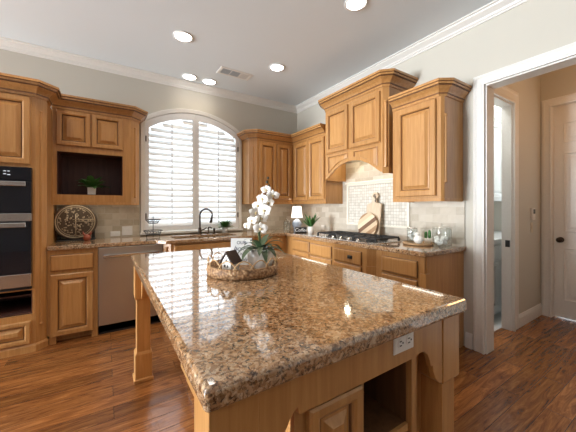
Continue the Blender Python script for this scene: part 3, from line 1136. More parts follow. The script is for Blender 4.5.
# continuous worktop with the sink cut-out
out = [(-3.219, -0.0015), (-3.219, -0.644), (-2.30, -0.644), (-2.30, -0.66), (-2.22, -0.744), (-1.18, -0.744), (-1.10, -0.66), (-1.10, -0.644), (-0.644, -0.644),
       (-0.644, -1.16), (-0.664, -1.19), (-0.664, -2.15), (-0.644, -2.19), (-0.644, -2.708), (-0.0015, -2.708), (-0.0015, -0.0015)]
hole = [(-2.10, -0.60), (-1.33, -0.60), (-1.33, -0.25), (-2.10, -0.25)]
ct = holed('countertop', out, [hole], lambda p, q, t_: (p, q, t_), 0.874, 0.914, GRANITE)
b = ct.modifiers.new('edge', 'BEVEL')
b.width, b.segments, b.limit_method, b.angle_limit = 0.012, 3, 'ANGLE', math.radians(38)
tag(ct, 'L-shaped speckled granite worktop along the window and cooktop walls', 'countertop')

t = thing('kitchen_sink', 'undermount steel sink below the window', 'sink', (-1.715, -0.425, 0.68))
m = MB()
a0, a1, b0, b1 = -2.112, -1.318, -0.612, -0.238
m.rings((a0, b0, 0.873), (1, 0, 0), (0, 1, 0), (0, 0, 1), a1 - a0, b1 - b0, [(-0.01, 0), (0.011, 0.0), (0.014, -0.01), (0.022, -0.20), (0.05, -0.215)])
m.build('basin', SINKM, t)
MB().lathe([(0.04, 0), (0.04, 0.004), (0.02, 0.002), (0.001, 0.002)], (-1.715, -0.425, 0.6585), 16).build('drain', STEEL, t, smooth=True)

t = thing('faucet', 'tall bronze gooseneck faucet behind the sink', 'faucet', (-1.71, -0.19, 0.914))
fxp, fyp = -1.71, -0.19
MB().lathe([(0.03, 0), (0.03, 0.008), (0.022, 0.014), (0.02, 0.075), (0.014, 0.085), (0.013, 0.10)], (fxp, fyp, 0.914), 16).build('base', BRONZE, t, smooth=True)
dx, dy = 0.78, -0.62
R = 0.085
pts = [(fxp, fyp, 1.01), (fxp, fyp, 1.16)]
for k in range(13):
    g = PI - PI * 1.12 * k / 12
    pts.append((fxp + dx * (R + R * math.cos(g)), fyp + dy * (R + R * math.cos(g)), 1.165 + R * math.sin(g)))
MB().tube(pts, 0.0115, 10).build('spout', BRONZE, t, smooth=True)
e = Vector(pts[-1]); dn = (e - Vector(pts[-2])).normalized()
MB().tube([e, e + dn * 0.015, e + dn * 0.07], [0.0125, 0.016, 0.018], 10).build('spray_head', BRONZE, t, smooth=True)
MB().tube([(fxp + 0.015, fyp, 0.965), (fxp + 0.05, fyp - 0.005, 0.975), (fxp + 0.085, fyp - 0.01, 1.0)], [0.008, 0.007, 0.006], 8).build('lever', BRONZE, t, smooth=True)
t = thing('soap_dispenser', 'small bronze soap pump right of the faucet', 'soap dispenser', (-1.60, -0.20, 0.914))
MB().lathe([(0.022, 0), (0.022, 0.006), (0.013, 0.012), (0.013, 0.05), (0.009, 0.055), (0.009, 0.085)], (-1.60, -0.20, 0.914), 14).build('body', BRONZE, t, smooth=True)
MB().tube([(-1.60, -0.20, 1.002), (-1.585, -0.225, 1.006), (-1.57, -0.25, 0.992)], 0.0075, 8).build('nozzle', BRONZE, t, smooth=True)
t = thing('side_sprayer', 'short bronze side sprayer by the faucet, next to the small green plant', 'sprayer', (-1.52, -0.20, 0.914))
MB().lathe([(0.022, 0), (0.022, 0.008), (0.012, 0.014), (0.012, 0.03)], (-1.52, -0.20, 0.914), 14).build('holder', BRONZE, t, smooth=True)
MB().lathe([(0.010, 0), (0.016, 0.012), (0.016, 0.035), (0.008, 0.045)], (-1.52, -0.20, 0.9445), 14).build('spray_head', BRONZE, t, smooth=True)

# ------------------------------------------------------------------ right of the window: wall cabinets
t = thing('wall_cabinet', 'maple corner wall cabinet with two doors right of the window', 'cabinet', (-0.67, -0.17, 1.32))
A, B = (-1.025, -0.255), (-0.94, UY)
m = MB().plan([(A[0], -0.001), A, B, (-0.322, UY), (-0.322, -0.001)], 1.35, 2.245)
m.build('body', WOOD, t)
MB().plan([(A[0], -0.001), A, B, (-0.322, UY), (-0.322, UY + 0.018), (B[0] + 0.008, UY + 0.018), (A[0] + 0.018, A[1] + 0.008), (A[0] + 0.018, -0.001)], 1.32, 1.3495).build('light_rail', WOOD, t)
crown(t, [(A[0], -0.001), A, B, (-0.322, UY)], 2.245)
flute(t, A, B, 1.40, 2.16)
panel_front('door', t, fy(-0.905, UY, 1.395), 0.282, 0.825)
panel_front('door', t, fy(-0.61, UY, 1.395), 0.252, 0.825)
t = thing('wall_cabinet', 'maple wall cabinet with two doors in the corner beside the range hood', 'cabinet', (-0.16, -0.56, 1.32))
MB().box(-0.32, -0.001, -0.0015, -1.118, 1.35, 2.245).build('body', WOOD, t)
MB().plan([(-0.32, -0.345), (-0.32, -1.118), (-0.001, -1.118), (-0.001, -1.10), (-0.302, -1.10), (-0.302, -0.345)], 1.32, 1.3495).build('light_rail', WOOD, t)
crown(t, [(-0.32, -0.34), (-0.32, -1.118)], 2.245)
panel_front('door', t, fx(-0.32, -0.405, 1.375), 0.345, 0.845)
panel_front('door', t, fx(-0.32, -0.76, 1.375), 0.345, 0.845)

# range hood cabinet
HXF = -0.40
t = thing('range_hood_cabinet', 'tall maple range hood cabinet with an arched valance over the cooktop', 'range hood', (-0.2, -1.66, 1.62))
ya, yb = -1.215, -2.10
yl, yr = -1.16, -2.145
foot = [(-0.001, yl), (HXF + 0.06, yl), (HXF, ya), (HXF, yb), (HXF + 0.045, yr), (-0.001, yr)]
m = MB()
m.plan(foot, 1.935, 2.50)
m.plan([(-0.001, yl), (HXF + 0.06, yl), (HXF, ya), (HXF + 0.02, ya - 0.005), (HXF + 0.065, yl - 0.02), (-0.001, yl - 0.02)], 1.62, 1.935)
m.plan([(-0.001, yr), (HXF + 0.045, yr), (HXF, yb), (HXF + 0.02, yb + 0.005), (HXF + 0.05, yr + 0.02), (-0.001, yr + 0.02)], 1.62, 1.935)
m.build('body', WOOD, t)
# arched valance
ARCH = [(0, 1.808), (.06, 1.805), (.16, 1.785), (.26, 1.742), (.34, 1.69), (.39, 1.652), (.42, 1.636), (.46, 1.63)]


def arch_z(y):
    d = abs(y - (ya + yb) / 2)
    for (a, za), (b, zb) in zip(ARCH, ARCH[1:]):
        if d <= b:
            return za + (zb - za) * (d - a) / (b - a)
    return ARCH[-1][1]


ar = [(ya + (yb - ya) * k / 40, arch_z(ya + (yb - ya) * k / 40)) for k in range(41)]
m = MB().prism([(ya, 1.934), (yb, 1.934)] + ar[::-1], mxx, HXF, HXF + 0.022)
vl = m.build('arched_valance', WOOD, t, bevel=0.003)


def arched_panel(y0, y1):
    lo = [(y0 + (y1 - y0) * k / 8) for k in range(9)]
    def za(y): return arch_z(y) + 0.042
    o_ = [(y, za(y)) for y in lo] + [(y1, 1.905), (y0, 1.905)]
    cy, cz = sum(p[0] for p in o_) / len(o_), sum(p[1] for p in o_) / len(o_)
    def sc(k): return [(cy + (p[0] - cy) * k, cz + (p[1] - cz) * k) for p in o_]
    n = len(o_)
    vs, hs = [], [(1.0, 0.0), (1.0, 0.008), (0.955, 0.010), (0.90, 0.001), (0.86, 0.001), (0.72, 0.012)]
    for k, h_ in hs:
        vs += [(HXF - h_, p, q) for p, q in sc(k)]
    fs = []
    for r in range(len(hs) - 1):
        for j in range(n):
            fs.append((r * n + j, r * n + (j + 1) % n, (r + 1) * n + (j + 1) % n, (r + 1) * n + j))
    fs.append(tuple(range((len(hs) - 1) * n, len(hs) * n)))
    o = MB().add(vs, fs).build('valance_panel', WOOD, t)
    o.data.materials.append(GLAZE)
    for q in o.data.polygons[2 * n:3 * n]:
        q.material_index = 1


arched_panel(-1.27, -1.61)
arched_panel(-1.70, -2.04)
MB().box(HXF + 0.03, -0.013, yl - 0.022, yr + 0.022, 1.865, 1.885).build('hood_liner', STEEL, t)
crown(t, foot[:], 2.50, 1.0, 1.05)
flute(t, foot[3], foot[4], 1.68, 2.36, 0.016)
panel_front('door', t, fx(HXF, ya - 0.02, 1.945), 0.385, 0.52)
panel_front('door', t, fx(HXF, -1.655, 1.945), 0.42, 0.52)

t = thing('wall_cabinet', 'single-door maple wall cabinet between the range hood and the doorway', 'cabinet', (-0.17, -2.43, 1.325))
A, B = (-0.34, -2.662), (-0.318, -2.682)
MB().plan([(-0.001, -2.178), (-0.34, -2.178), A, B, (-0.001, -2.682)], 1.355, 2.235).build('body', WOOD, t)
MB().plan([(-0.001, -2.196), (-0.001, -2.178), (-0.34, -2.178), A, B, (-0.001, -2.682), (-0.001, -2.664), (-0.305, -2.664), (-0.322, -2.652), (-0.322, -2.196)], 1.325, 1.3545).build('light_rail', WOOD, t)
crown(t, [(-0.34, -2.178), (-0.34, -2.645), (-0.285, -2.682), (-0.001, -2.682)], 2.235, 0.82, 1.0)
MB().lathe([(0.009, 0), (0.016, 0.005), (0.016, 0.02), (0.012, 0.025), (0.012, 0.575), (0.016, 0.58), (0.016, 0.595), (0.009, 0.6)], (-0.30, -2.682, 1.485), 10).build('corner_post', WOOD, t)
panel_front('door', t, fx(-0.34, -2.225, 1.375), 0.40, 0.845, stile=0.062)


def led(label, loc, x0, x1, y0, y1):
    t = thing('under_cabinet_light', label, 'light', loc, 'under-cabinet light strips')
    z = loc[2]
    MB().box(x0, x1, y0, y1, z - 0.008, z - 0.0005).build('housing', WHITEP, t)
    MB().box(x0 + 0.004, x1 - 0.004, y0 + 0.004, y1 - 0.004, z - 0.013, z - 0.0082).build('diffuser', LED, t)


led('light strip under the niche cabinet above the round plaque', (-2.83, -0.27, 1.328), -3.15, -2.55, -0.31, -0.23)
led('light strip under the corner cabinet right of the window', (-0.65, -0.27, 1.35), -0.92, -0.42, -0.31, -0.23)
led('light strip under the corner cabinet beside the range hood, over the corner lamp', (-0.25, -0.7, 1.35), -0.29, -0.21, -1.05, -0.45)
led('light strip under the single-door cabinet above the glass canisters', (-0.27, -2.43, 1.355), -0.312, -0.23, -2.64, -2.22)
for y in (-1.42, -1.90):
    lamp('hood_bulb', (-0.22, y, 1.84), 1.7, (1.0, 0.90, 0.66), 0.03)

# ------------------------------------------------------------------ cooktop
t = thing('gas_cooktop', 'stainless gas cooktop with black iron grates under the range hood', 'cooktop', (-0.38, -1.70, 0.914))
cx0, cx1, cy0, cy1 = -0.645, -0.185, -1.24, -2.17
MB().box(cx0, cx1, cy0, cy1, 0.9145, 0.926).build('tray', STEELH, t, bevel=0.004)
for (a, b_) in ((-1.26, -1.55), (-1.56, -1.85), (-1.86, -2.15)):
    g = MB()
    xa_, xb_ = -0.56, -0.205
    zt = 0.968
    for y in (a, b_, (a + b_) / 2):
        g.box(xa_, xb_, y - 0.006, y + 0.006, zt - 0.014, zt)
    for x in (xa_, xb_, (xa_ + xb_) / 2, xa_ * 0.75 + xb_ * 0.25, xa_ * 0.25 + xb_ * 0.75):
        g.box(x - 0.006, x + 0.006, a, b_, zt - 0.014, zt)
    for x in (xa_, xb_):
        for y in (a, b_):
            g.box(x - 0.009, x + 0.009, y - 0.009, y + 0.009, 0.926, zt - 0.014)
    g.build('grate', BLACK, t)
for (x, y) in ((-0.46, -1.40), (-0.26, -1.40), (-0.36, -1.705), (-0.46, -2.0), (-0.26, -2.0)):
    MB().lathe([(0.05, 0), (0.05, 0.008), (0.036, 0.012), (0.034, 0.02), (0.001, 0.022)], (x, y, 0.926), 18).build('burner', DARK, t, smooth=True)
for k in range(5):
    MB().lathe([(0.018, 0), (0.018, 0.004), (0.015, 0.006), (0.013, 0.026), (0.001, 0.028)], (-0.60, -1.45 - 0.125 * k, 0.926), 14).build('knob', STEELH, t, smooth=True)

# ------------------------------------------------------------------ kitchen island
IX0, IX1, IY0, IY1 = -2.607, -1.570, -3.447, -1.560
t = thing('kitchen_island', 'maple island with square corner legs, door and open shelf under the granite top', 'kitchen island', (-2.09, -2.53, 0))


def leg(x, y):
    h_ = 0.056
    m = MB()
    def sq(k): return [(x - k, y - k), (x + k, y - k), (x + k, y + k), (x - k, y + k)]
    prof = [(h_ + 0.008, 0), (h_ + 0.008, 0.018), (h_, 0.024), (h_, 0.195), (h_ - 0.004, 0.205), (h_ - 0.011, 0.215), (h_ - 0.011, 0.595), (h_, 0.605), (h_ + 0.002, 0.612), (h_ + 0.002, 0.861)]
    vs, fs = [], []
    for k, z in prof:
        vs += [(p, q, z) for p, q in sq(k)]
    for r in range(len(prof) - 1):
        for j in range(4):
            fs.append((r * 4 + j, r * 4 + (j + 1) % 4, r * 4 + 4 + (j + 1) % 4, r * 4 + 4 + j))
    fs += [(3, 2, 1, 0), tuple(range(len(prof) * 4 - 4, len(prof) * 4))]
    m.add(vs, fs)
    return m.build('leg', WOOD, t, bevel=0.002)


LX0, LX1, LY0, LY1 = -2.533, -1.642, -3.362, -1.628
for x in (LX0, LX1):
    for y in (LY0, LY1):
        leg(x, y)


def ogee(x, sgn, k=1.0):
    """bracket edge from under the frieze down to a leg: x = leg face, sgn towards the middle"""
    pts = [(0.165, 0.755), (0.145, 0.762), (0.12, 0.76), (0.10, 0.745), (0.085, 0.72), (0.076, 0.692), (0.066, 0.695), (0.060, 0.668), (0.045, 0.638), (0.022, 0.616), (0.0, 0.607)]
    return [(x + sgn * a * k, z) for a, z in pts]


xl, xr = LX0 + 0.058, LX1 - 0.058
lb = [(0.11, 0.772), (0.10, 0.765), (0.088, 0.75), (0.072, 0.725), (0.058, 0.69), (0.05, 0.66), (0.038, 0.635), (0.02, 0.615), (0, 0.607)]
poly = [(xl, 0.861)] + [(xl + a, z) for a, z in lb[::-1]] + [(xl + 0.115, 0.75)] + ogee(xr, -1) + [(xr, 0.861)]
MB().prism(poly, my, -3.416, -3.398).build('front_frieze', WOOD, t, bevel=0.002)
yn, yf_ = LY0 + 0.058, LY1 - 0.058
for x in (LX0 - 0.018, LX1 + 0.027):
    poly = [(yn, 0.861)] + [(yn + a * 1.1, z) for a, z in lb[::-1]] + [(yf_ - a * 1.1, z) for a, z in lb] + [(yf_, 0.861)]
    MB().prism(poly, mxx, x, x + 0.018).build('side_apron', WOOD, t, bevel=0.002)
MB().box(xl, xr, LY1 - 0.01, LY1 + 0.01, 0.75, 0.861).build('rear_apron', WOOD, t)
# body: closed cupboard on the left, open shelf on the right
bx0, bx1, by0, by1 = -2.362, -1.835, -3.397, -1.80
m = MB()
m.box(-2.30, -2.282, by0 + 0.021, by1, 0.09, 0.861)                   # left side
m.box(bx0, -2.105, by0 + 0.002, by0 + 0.02, 0.09, 0.861)
m.box(-2.123, -2.105, by0 + 0.02, by1, 0.09, 0.861)
m.box(-1.865, bx1, by0, by1, 0.09, 0.861)
m.box(-2.105, -1.865, by0, by0 + 0.02, 0.09, 0.115)
m.box(bx1, LX1 + 0.03, by0 + 0.075, by0 + 0.093, 0.09, 0.861)
m.box(LX1 + 0.012, LX1 + 0.028, by0 + 0.093, by1, 0.09, 0.745)
m.build('body', WOOD, t)
MB().box(-2.27, -1.84, by0 + 0.06, by1 - 0.05, 0, 0.089).build('toe_kick', WOOD, t)
MB().box(-2.105, -1.865, -2.90, -2.882, 0.116, 0.861).box(-2.105, -2.101, by0 + 0.021, -2.90, 0.116, 0.861).box(-1.869, -1.865, by0 + 0.021, -2.90, 0.116, 0.861).box(-2.101, -1.869, by0 + 0.021, -2.90, 0.856, 0.861).box(-2.101, -1.869, by0 + 0.021, -2.90, 0.10, 0.1155).build('shelf_shade_lining', WOODM, t)  # panels in the shaded tone, added to darken the shelf opening
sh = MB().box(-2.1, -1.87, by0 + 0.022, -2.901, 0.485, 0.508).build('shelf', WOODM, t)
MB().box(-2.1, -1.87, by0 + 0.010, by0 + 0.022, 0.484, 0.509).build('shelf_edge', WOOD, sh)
panel_front('door', t, fy(-2.325, by0 - 0.0005, 0.115), 0.195, 0.63, stile=0.042, t=0.02)

n = 6
rc = 0.014
pl = []
for (cx_, cy_, g0) in ((IX0 + rc, IY0 + rc, PI), (IX1 - rc, IY0 + rc, 1.5 * PI), (IX1 - rc, IY1 - rc, 0), (IX0 + rc, IY1 - rc, 0.5 * PI)):
    for k in range(n + 1):
        g = g0 + PI / 2 * k / n
        pl.append((cx_ + rc * math.cos(g), cy_ + rc * math.sin(g)))
o = MB().plan(pl, 0.862, 0.914).build('island_countertop', GRANITE, bevel=0.019, segs=4)
tag(o, 'large polished brown granite slab on top of the island', 'countertop')

t = thing('electrical_outlet', 'white double socket plate on the island front under the granite edge', 'outlet', (-1.94, -3.417, 0.80))
MB().rings(*fy(-1.992, -3.4165, 0.797), 0.104, 0.066, [(0, 0), (0, 0.003), (0.004, 0.006)], back=True).build('cover_plate', WHITEP, t)
for x in (-1.962, -1.918):
    k = MB().lathe([(0.016, 0), (0.016, -0.0085), (0.001, -0.0085)], (x, -3.4165, 0.83), 16, 'y', 1, 1.05).build('socket', WHITEP, t)
    MB().box(x - 0.008, x + 0.002, -3.4262, -3.4250, 0.836, 0.839).box(x - 0.008, x + 0.002, -3.4262, -3.4250, 0.822, 0.825).box(x + 0.006, x + 0.011, -3.4262, -3.4250, 0.828, 0.833).build('slots', DARK, k)


# ------------------------------------------------------------------ things on the island
tc_ = (-2.129, -2.546)
t = thing('tray_basket', 'round woven rattan tray with looped cane rim on the island', 'tray', (*tc_, 0.914))
r = 0.192
MB().lathe([(r - 0.02, 0.0005), (r, 0.004), (r + 0.004, 0.028), (r, 0.05), (r - 0.012, 0.052), (r - 0.014, 0.014), (0.001, 0.012)], (*tc_, 0.914), 48).build('woven_body', RATTAN, t, smooth=True)
NB = 14
for k in range(NB):
    g0, g1 = 2 * PI * k / NB, 2 * PI * (k + 1.25) / NB
    pts = []
    for i in range(11):
        s_ = i / 10
        g = g0 + (g1 - g0) * s_
        pts.append((tc_[0] + (r - 0.004) * math.cos(g), tc_[1] + (r - 0.004) * math.sin(g), 0.914 + 0.048 + 0.045 * math.sin(PI * s_) ** 0.8))
    MB().tube(pts, 0.0032, 6).build('rim_loop', CANE, t, smooth=True)

fwd = Vector((0.542, 0.840, 0)); rgt = Vector((0.840, -0.542, 0))


def frame_at(ang):
    """u (to the right) and n (towards the viewer's side) of an upright card turned by ang about Z from facing -Y"""
    return Vector((math.cos(ang), math.sin(ang), 0)), Vector((math.sin(ang), -math.cos(ang), 0))


t = thing('message_card', 'white message card standing in the rattan tray behind the toy house', 'sign', (-2.085, -2.42, 0.927))
u, nn = frame_at(-0.5)
O = Vector((-2.085, -2.42, 0.927)) - u * 0.063
back = (Vector((0, 0, 1)) - nn * 0.12).normalized()
nb = u.cross(back).normalized()
MB().rings(O, u, back, nb, 0.126, 0.16, [(0, 0), (0, 0.004), (0.001, 0.005)], back=True).build('card', CARD, t)
ctr = O + u * 0.063 + nb * 0.0056
for s_, z, sz, sh in (('OUR', 0.132, 0.027, 0), ('home', 0.098, 0.042, 0.35), ('is', 0.066, 0.027, 0), ('lovely', 0.032, 0.030, 0.35)):
    text_mesh('lettering', s_, sz, INK, t, ctr + back * z, u, back, nb, 0.0003, sh)

t = thing('toy_house', 'small white toy house with dark brown roof in the rattan tray', 'ornament', (-2.207, -2.56, 0.9275))
u, nn = frame_at(-1.05)
hb = Vector((-2.207, -2.56, 0.9275))


def hp(a, b, z): return hb + (u * a + nn * b + Vector((0, 0, z))) * 1.2


m = MB()
m.add([hp(-.024, .03, 0), hp(.024, .03, 0), hp(.024, -.03, 0), hp(-.024, -.03, 0), hp(-.024, .03, .05), hp(.024, .03, .05), hp(.024, -.03, .05), hp(-.024, -.03, .05), hp(-.0, .03, .084), hp(0, -.03, .084)],
      [(0, 1, 5, 8, 4), (2, 3, 7, 9, 6), (1, 2, 6, 5), (3, 0, 4, 7), (4, 8, 9, 7), (8, 5, 6, 9), (3, 2, 1, 0)])
bdy = m.build('walls', WHITEC, t)
m = MB()
for sg in (-1, 1):
    m.add([hp(0, .036, .087), hp(0, -.036, .087), hp(sg * .034, -.036, .041), hp(sg * .034, .036, .041), hp(0, .036, .095), hp(0, -.036, .095), hp(sg * .038, -.036, .045), hp(sg * .038, .036, .045)],
          [(0, 1, 2, 3), (7, 6, 5, 4), (0, 3, 7, 4), (1, 5, 6, 2), (3, 2, 6, 7), (0, 4, 5, 1)])
m.build('roof', BROWNR, t)
m = MB()
for a, z in ((-.008, .03), (.008, .03), (0, .055)):
    m.add([hp(a - .004, .0306, z - .005), hp(a + .004, .0306, z - .005), hp(a + .004, .0306, z + .006), hp(a - .004, .0306, z + .006)], [(0, 1, 2, 3)])
m.build('windows', DARK, bdy)

# orchid
oc = Vector((-2.035, -2.575, 0.9265))
t = thing('potted_orchid', 'white orchid with a tall flower spray in a pale pot on the island tray', 'orchid', oc)
MB().lathe([(0.05, 0), (0.058, 0.004), (0.074, 0.06), (0.076, 0.112), (0.071, 0.114), (0.068, 0.10), (0.001, 0.098)], oc, 28).build('pot', WHITEC, t, smooth=True)
m = MB()
for (a, ln, wd, el, dr) in ((200, .17, .046, .55, 1.5), (240, .16, .042, .75, 1.4), (165, .15, .04, .8, 1.5), (-35, .17, .045, .55, 1.5), (10, .18, .044, .7, 1.5), (60, .15, .04, .8, 1.3), (-75, .14, .042, .6, 1.5), (110, .15, .04, .9, 1.2), (280, .12, .04, 1.1, 1.2), (215, .15, .036, 1.5, 1.1), (320, .16, .036, 1.3, 1.3), (140, .17, .036, .5, 1.5), (255, .16, .038, .45, 1.6), (35, .15, .036, 1.6, .9)):
    g = math.radians(a)
    m.leaf(oc + Vector((0, 0, 0.10)), (math.cos(g), math.sin(g), el), ln, wd, dr, 8)
m.build('leaves', LEAFG, t, smooth=True)
m = MB()
for (a, ln, el, dr) in ((-30, .22, 1.9, 0.9), (15, .2, 1.5, 1.6), (195, .16, 1.6, 1.2), (70, .2, 2.2, .5)):
    g = math.radians(a)
    m.leaf(oc + Vector((0, 0, 0.10)), (math.cos(g), math.sin(g), el), ln, 0.012, dr, 8)
m.build('grass_blades', LEAFG, t, smooth=True)


def ow(px, py, d=1.59):
    """world point of the orchid seen at these offsets, at distance d along the view axis"""
    return Vector((-2.7698, -3.9978, 1.2731)) + fwd * d + rgt * ((px - 288) / 283 * d) + Vector((0, 0, -(py - 207.2) / 283 * d))


stem = [oc + Vector((0, 0, 0.10)), ow(258, 232), ow(261, 215), ow(266, 198), ow(268.5, 186), ow(268, 178)]
MB().tube(stem, [0.0035, 0.003, 0.003, 0.0025, 0.002, 0.0015], 7).build('flower_stem', STEMM, t, smooth=True)
fl = [(266.5, 190, 1.58, 0.8), (273, 195.5, 1.57, 0.95), (263, 199, 1.56, 0.95), (269, 203.5, 1.60, 1.0), (258.5, 206, 1.58, 0.95), (265, 211, 1.55, 1.05), (255.5, 213.5, 1.56, 1.0), (262, 219, 1.60, 1.0), (252.5, 221, 1.57, 0.85), (260.5, 229, 1.55, 1.05), (247.5, 226, 1.58, 0.65)]
for i, (px, py, d, k) in enumerate(fl):
    c = ow(px, py, d)
    k *= 1.22
    face = (-fwd + rgt * random.uniform(-.7, .7) + Vector((0, 0, random.uniform(-.35, .35)))).normalized()
    e1 = face.cross(Vector((0, 0, 1))).normalized()
    e2 = e1.cross(face).normalized()
    if e2.z < 0:
        e2 = -e2
    m = MB()
    for ang, ln, wd in ((90, .030, .020), (210, .030, .019), (330, .030, .019), (20, .034, .036), (160, .034, .036)):
        g = math.radians(ang + random.uniform(-8, 8))
        d1_ = e1 * math.cos(g) + e2 * math.sin(g)
        s1 = face.cross(d1_)
        n_ = 5
        vs, fs = [], []
        for q in range(n_ + 1):
            s_ = q / n_
            ww = wd * math.sin(PI * (0.1 + 0.87 * s_)) * 0.5 * k
            pp = c + d1_ * ln * s_ * k + face * (0.008 * math.sin(s_ * 2.4) * k + (0.002 if ln > .031 else 0))
            vs += [pp - s1 * ww - face * 0.003, pp, pp + s1 * ww - face * 0.003]
        for q in range(n_):
            a_ = q * 3
            fs += [(a_, a_ + 1, a_ + 4, a_ + 3), (a_ + 1, a_ + 2, a_ + 5, a_ + 4)]
        m.add(vs, fs)
    f = m.build('flower', PETAL, t, smooth=True)
    MB().ball(c + face * 0.008, 0.006 * k, n=8).build('flower_heart', PETALY, f, smooth=True)
for px, py, k in ((268, 178, .0065), (267, 182, .0075), (269, 186, .007)):
    MB().ball(ow(px, py), k, k, k * 1.35, 8).build('bud', BUD, t, smooth=True)


# ------------------------------------------------------------------ things on the worktop, back run
def potted(name, label, loc, r, h, pmat, nleaf, ln, wd, lmat, el=(0.2, 1.4), droop=1.0, seed=1, taper=0.85, square=False):
    rnd = random.Random(seed)
    t = thing(name, label, 'plant', loc)
    loc = Vector(loc)
    if square:
        MB().rings(loc + Vector((-r, -r, 0)), (1, 0, 0), (0, 1, 0), Z3, 2 * r, 2 * r, [(0.004, 0), (0, h), (0.006, h), (0.008, h - 0.01)], back=True).build('pot', pmat, t, bevel=0.002)
    else:
        MB().lathe([(r * taper, 0), (r, h), (r * 0.9, h), (r * 0.86, h - 0.008), (0.001, h - 0.008)], loc, 20).build('pot', pmat, t, smooth=True)
    m = MB()
    for k in range(nleaf):
        g = 2 * PI * k / nleaf * 2.4 + rnd.uniform(-.3, .3)
        e = rnd.uniform(*el)
        b_ = loc + Vector((math.cos(g) * r * 0.4, math.sin(g) * r * 0.4, h - 0.006))
        m.leaf(b_, (math.cos(g), math.sin(g), e), ln * rnd.uniform(.7, 1.1), wd * rnd.uniform(.7, 1.1), droop * rnd.uniform(.6, 1.2), 6)
    m.build('leaves', lmat, t, smooth=True)
    return t


potted('potted_plant', 'small leafy plant in a white square pot inside the dark cabinet niche', (-2.895, -0.24, 1.4095), 0.039, 0.078, WHITEC, 34, 0.17, 0.062, LEAF, (0.3, 1.9), 0.7, 3, square=True)
potted('potted_plant', 'bushy small green plant in a white pot on the worktop right of the faucet', (-1.36, -0.19, 0.9145), 0.042, 0.078, WHITEC, 80, 0.125, 0.036, LEAF, (0.2, 2.4), 0.7, 4)
potted('potted_plant', 'spiky green plant in a white pot between the corner lamp and cooktop', (-0.40, -0.905, 0.9145), 0.046, 0.095, WHITEC, 22, 0.20, 0.034, LEAF, (0.8, 3.0), 0.35, 5)

# round relief plaque on its stand
t = thing('round_plaque', 'round antiqued relief plaque on a dark stand under the niche cabinet', 'plaque', (-3.04, -0.2, 0.9145))
pc = Vector((-3.04, -0.17, 1.118))
m = MB().lathe([(0.001, 0.022), (0.19, 0.022), (0.197, 0.012), (0.197, -0.012), (0.186, -0.022), (0.176, -0.020), (0.172, -0.012), (0.001, -0.010)], pc, 40, 'y')
dk = m.build('disc', PLAQUE, t, smooth=False)
m = MB().tube([(pc.x + 0.172 * math.cos(2 * PI * k / 40), pc.y - 0.018, pc.z + 0.172 * math.sin(2 * PI * k / 40)) for k in range(40)], 0.006, 6, True)
m.tube([(pc.x + 0.155 * math.cos(2 * PI * k / 40), pc.y - 0.013, pc.z + 0.155 * math.sin(2 * PI * k / 40)) for k in range(40)], 0.003, 6, True)
m.box(pc.x - 0.005, pc.x + 0.005, pc.y - 0.018, pc.y - 0.008, pc.z - 0.165, pc.z + 0.08)
m.box(pc.x - 0.02, pc.x + 0.165, pc.y - 0.018, pc.y - 0.008, pc.z + 0.018, pc.z + 0.026).box(pc.x - 0.02, pc.x + 0.165, pc.y - 0.018, pc.y - 0.008, pc.z - 0.002, pc.z + 0.004)
rr = random.Random(5)
for k in range(110):
    g, q = rr.uniform(0, 2 * PI), 0.15 * math.sqrt(rr.random())
    m.ball((pc.x + q * math.cos(g), pc.y - 0.012, pc.z + q * math.sin(g)), rr.uniform(.004, .012), .006, rr.uniform(.004, .010), 8)
m.build('relief', PLAQUEL, dk, smooth=True)
MB().box(-3.20, -2.865, -0.245, -0.10, 0.9145, 0.926).box(-3.205, -3.17, -0.10, -0.085, 0.926, 1.05).box(-2.90, -2.87, -0.10, -0.085, 0.926, 1.05).build('stand', DARK, t, bevel=0.003)
t = thing('small_ornament', 'small rust-red rooster-like ornament in front of the round plaque', 'ornament', (-2.935, -0.275, 0.9145))
oc2 = Vector((-2.935, -0.275, 0.9145))
MB().lathe([(0.026, 0), (0.03, 0.008), (0.036, 0.03), (0.026, 0.055), (0.012, 0.066), (0.001, 0.07)], oc2, 16).build('body', RUST, t, smooth=True)
m = MB()
for sg in (-1, 1):
    m.tube([oc2 + Vector((sg * .012, 0, .05)), oc2 + Vector((sg * .032, 0, .075)), oc2 + Vector((sg * .036, 0, .10))], [.012, .011, .003], 8)
m.build('crest', RUST, t, smooth=True)

# two-tier wire stand at the left window jamb
t = thing('tiered_stand', 'black wire two-tier stand at the left end of the window sill', 'stand', (-2.285, -0.24, 0.9145))
c = Vector((-2.285, -0.24, 0.9145))


def ringpts(z, r, n=24): return [(c.x + r * math.cos(2 * PI * k / n), c.y + r * math.sin(2 * PI * k / n), c.z + z) for k in range(n)]


def wire_bowl(z, r0, r1, h):
    m = MB()
    m.tube(ringpts(z, r0), 0.003, 6, True)
    m.tube(ringpts(z + h * .5, (r0 + r1) / 2), 0.0022, 6, True)
    m.tube(ringpts(z + h, r1), 0.004, 6, True)
    for k in range(16):
        g, g2 = 2 * PI * k / 16, 2 * PI * (k + 1.2) / 16
        m.tube([(c.x + r0 * math.cos(g), c.y + r0 * math.sin(g), c.z + z), (c.x + r1 * math.cos(g2), c.y + r1 * math.sin(g2), c.z + z + h)], 0.0022, 5)
    for k in range(5):
        x = -r0 + 2 * r0 * (k + .5) / 5
        q = math.sqrt(max(0, r0 * r0 - x * x))
        m.tube([(c.x + x, c.y - q, c.z + z), (c.x + x, c.y + q, c.z + z)], 0.0022, 5)
    return m


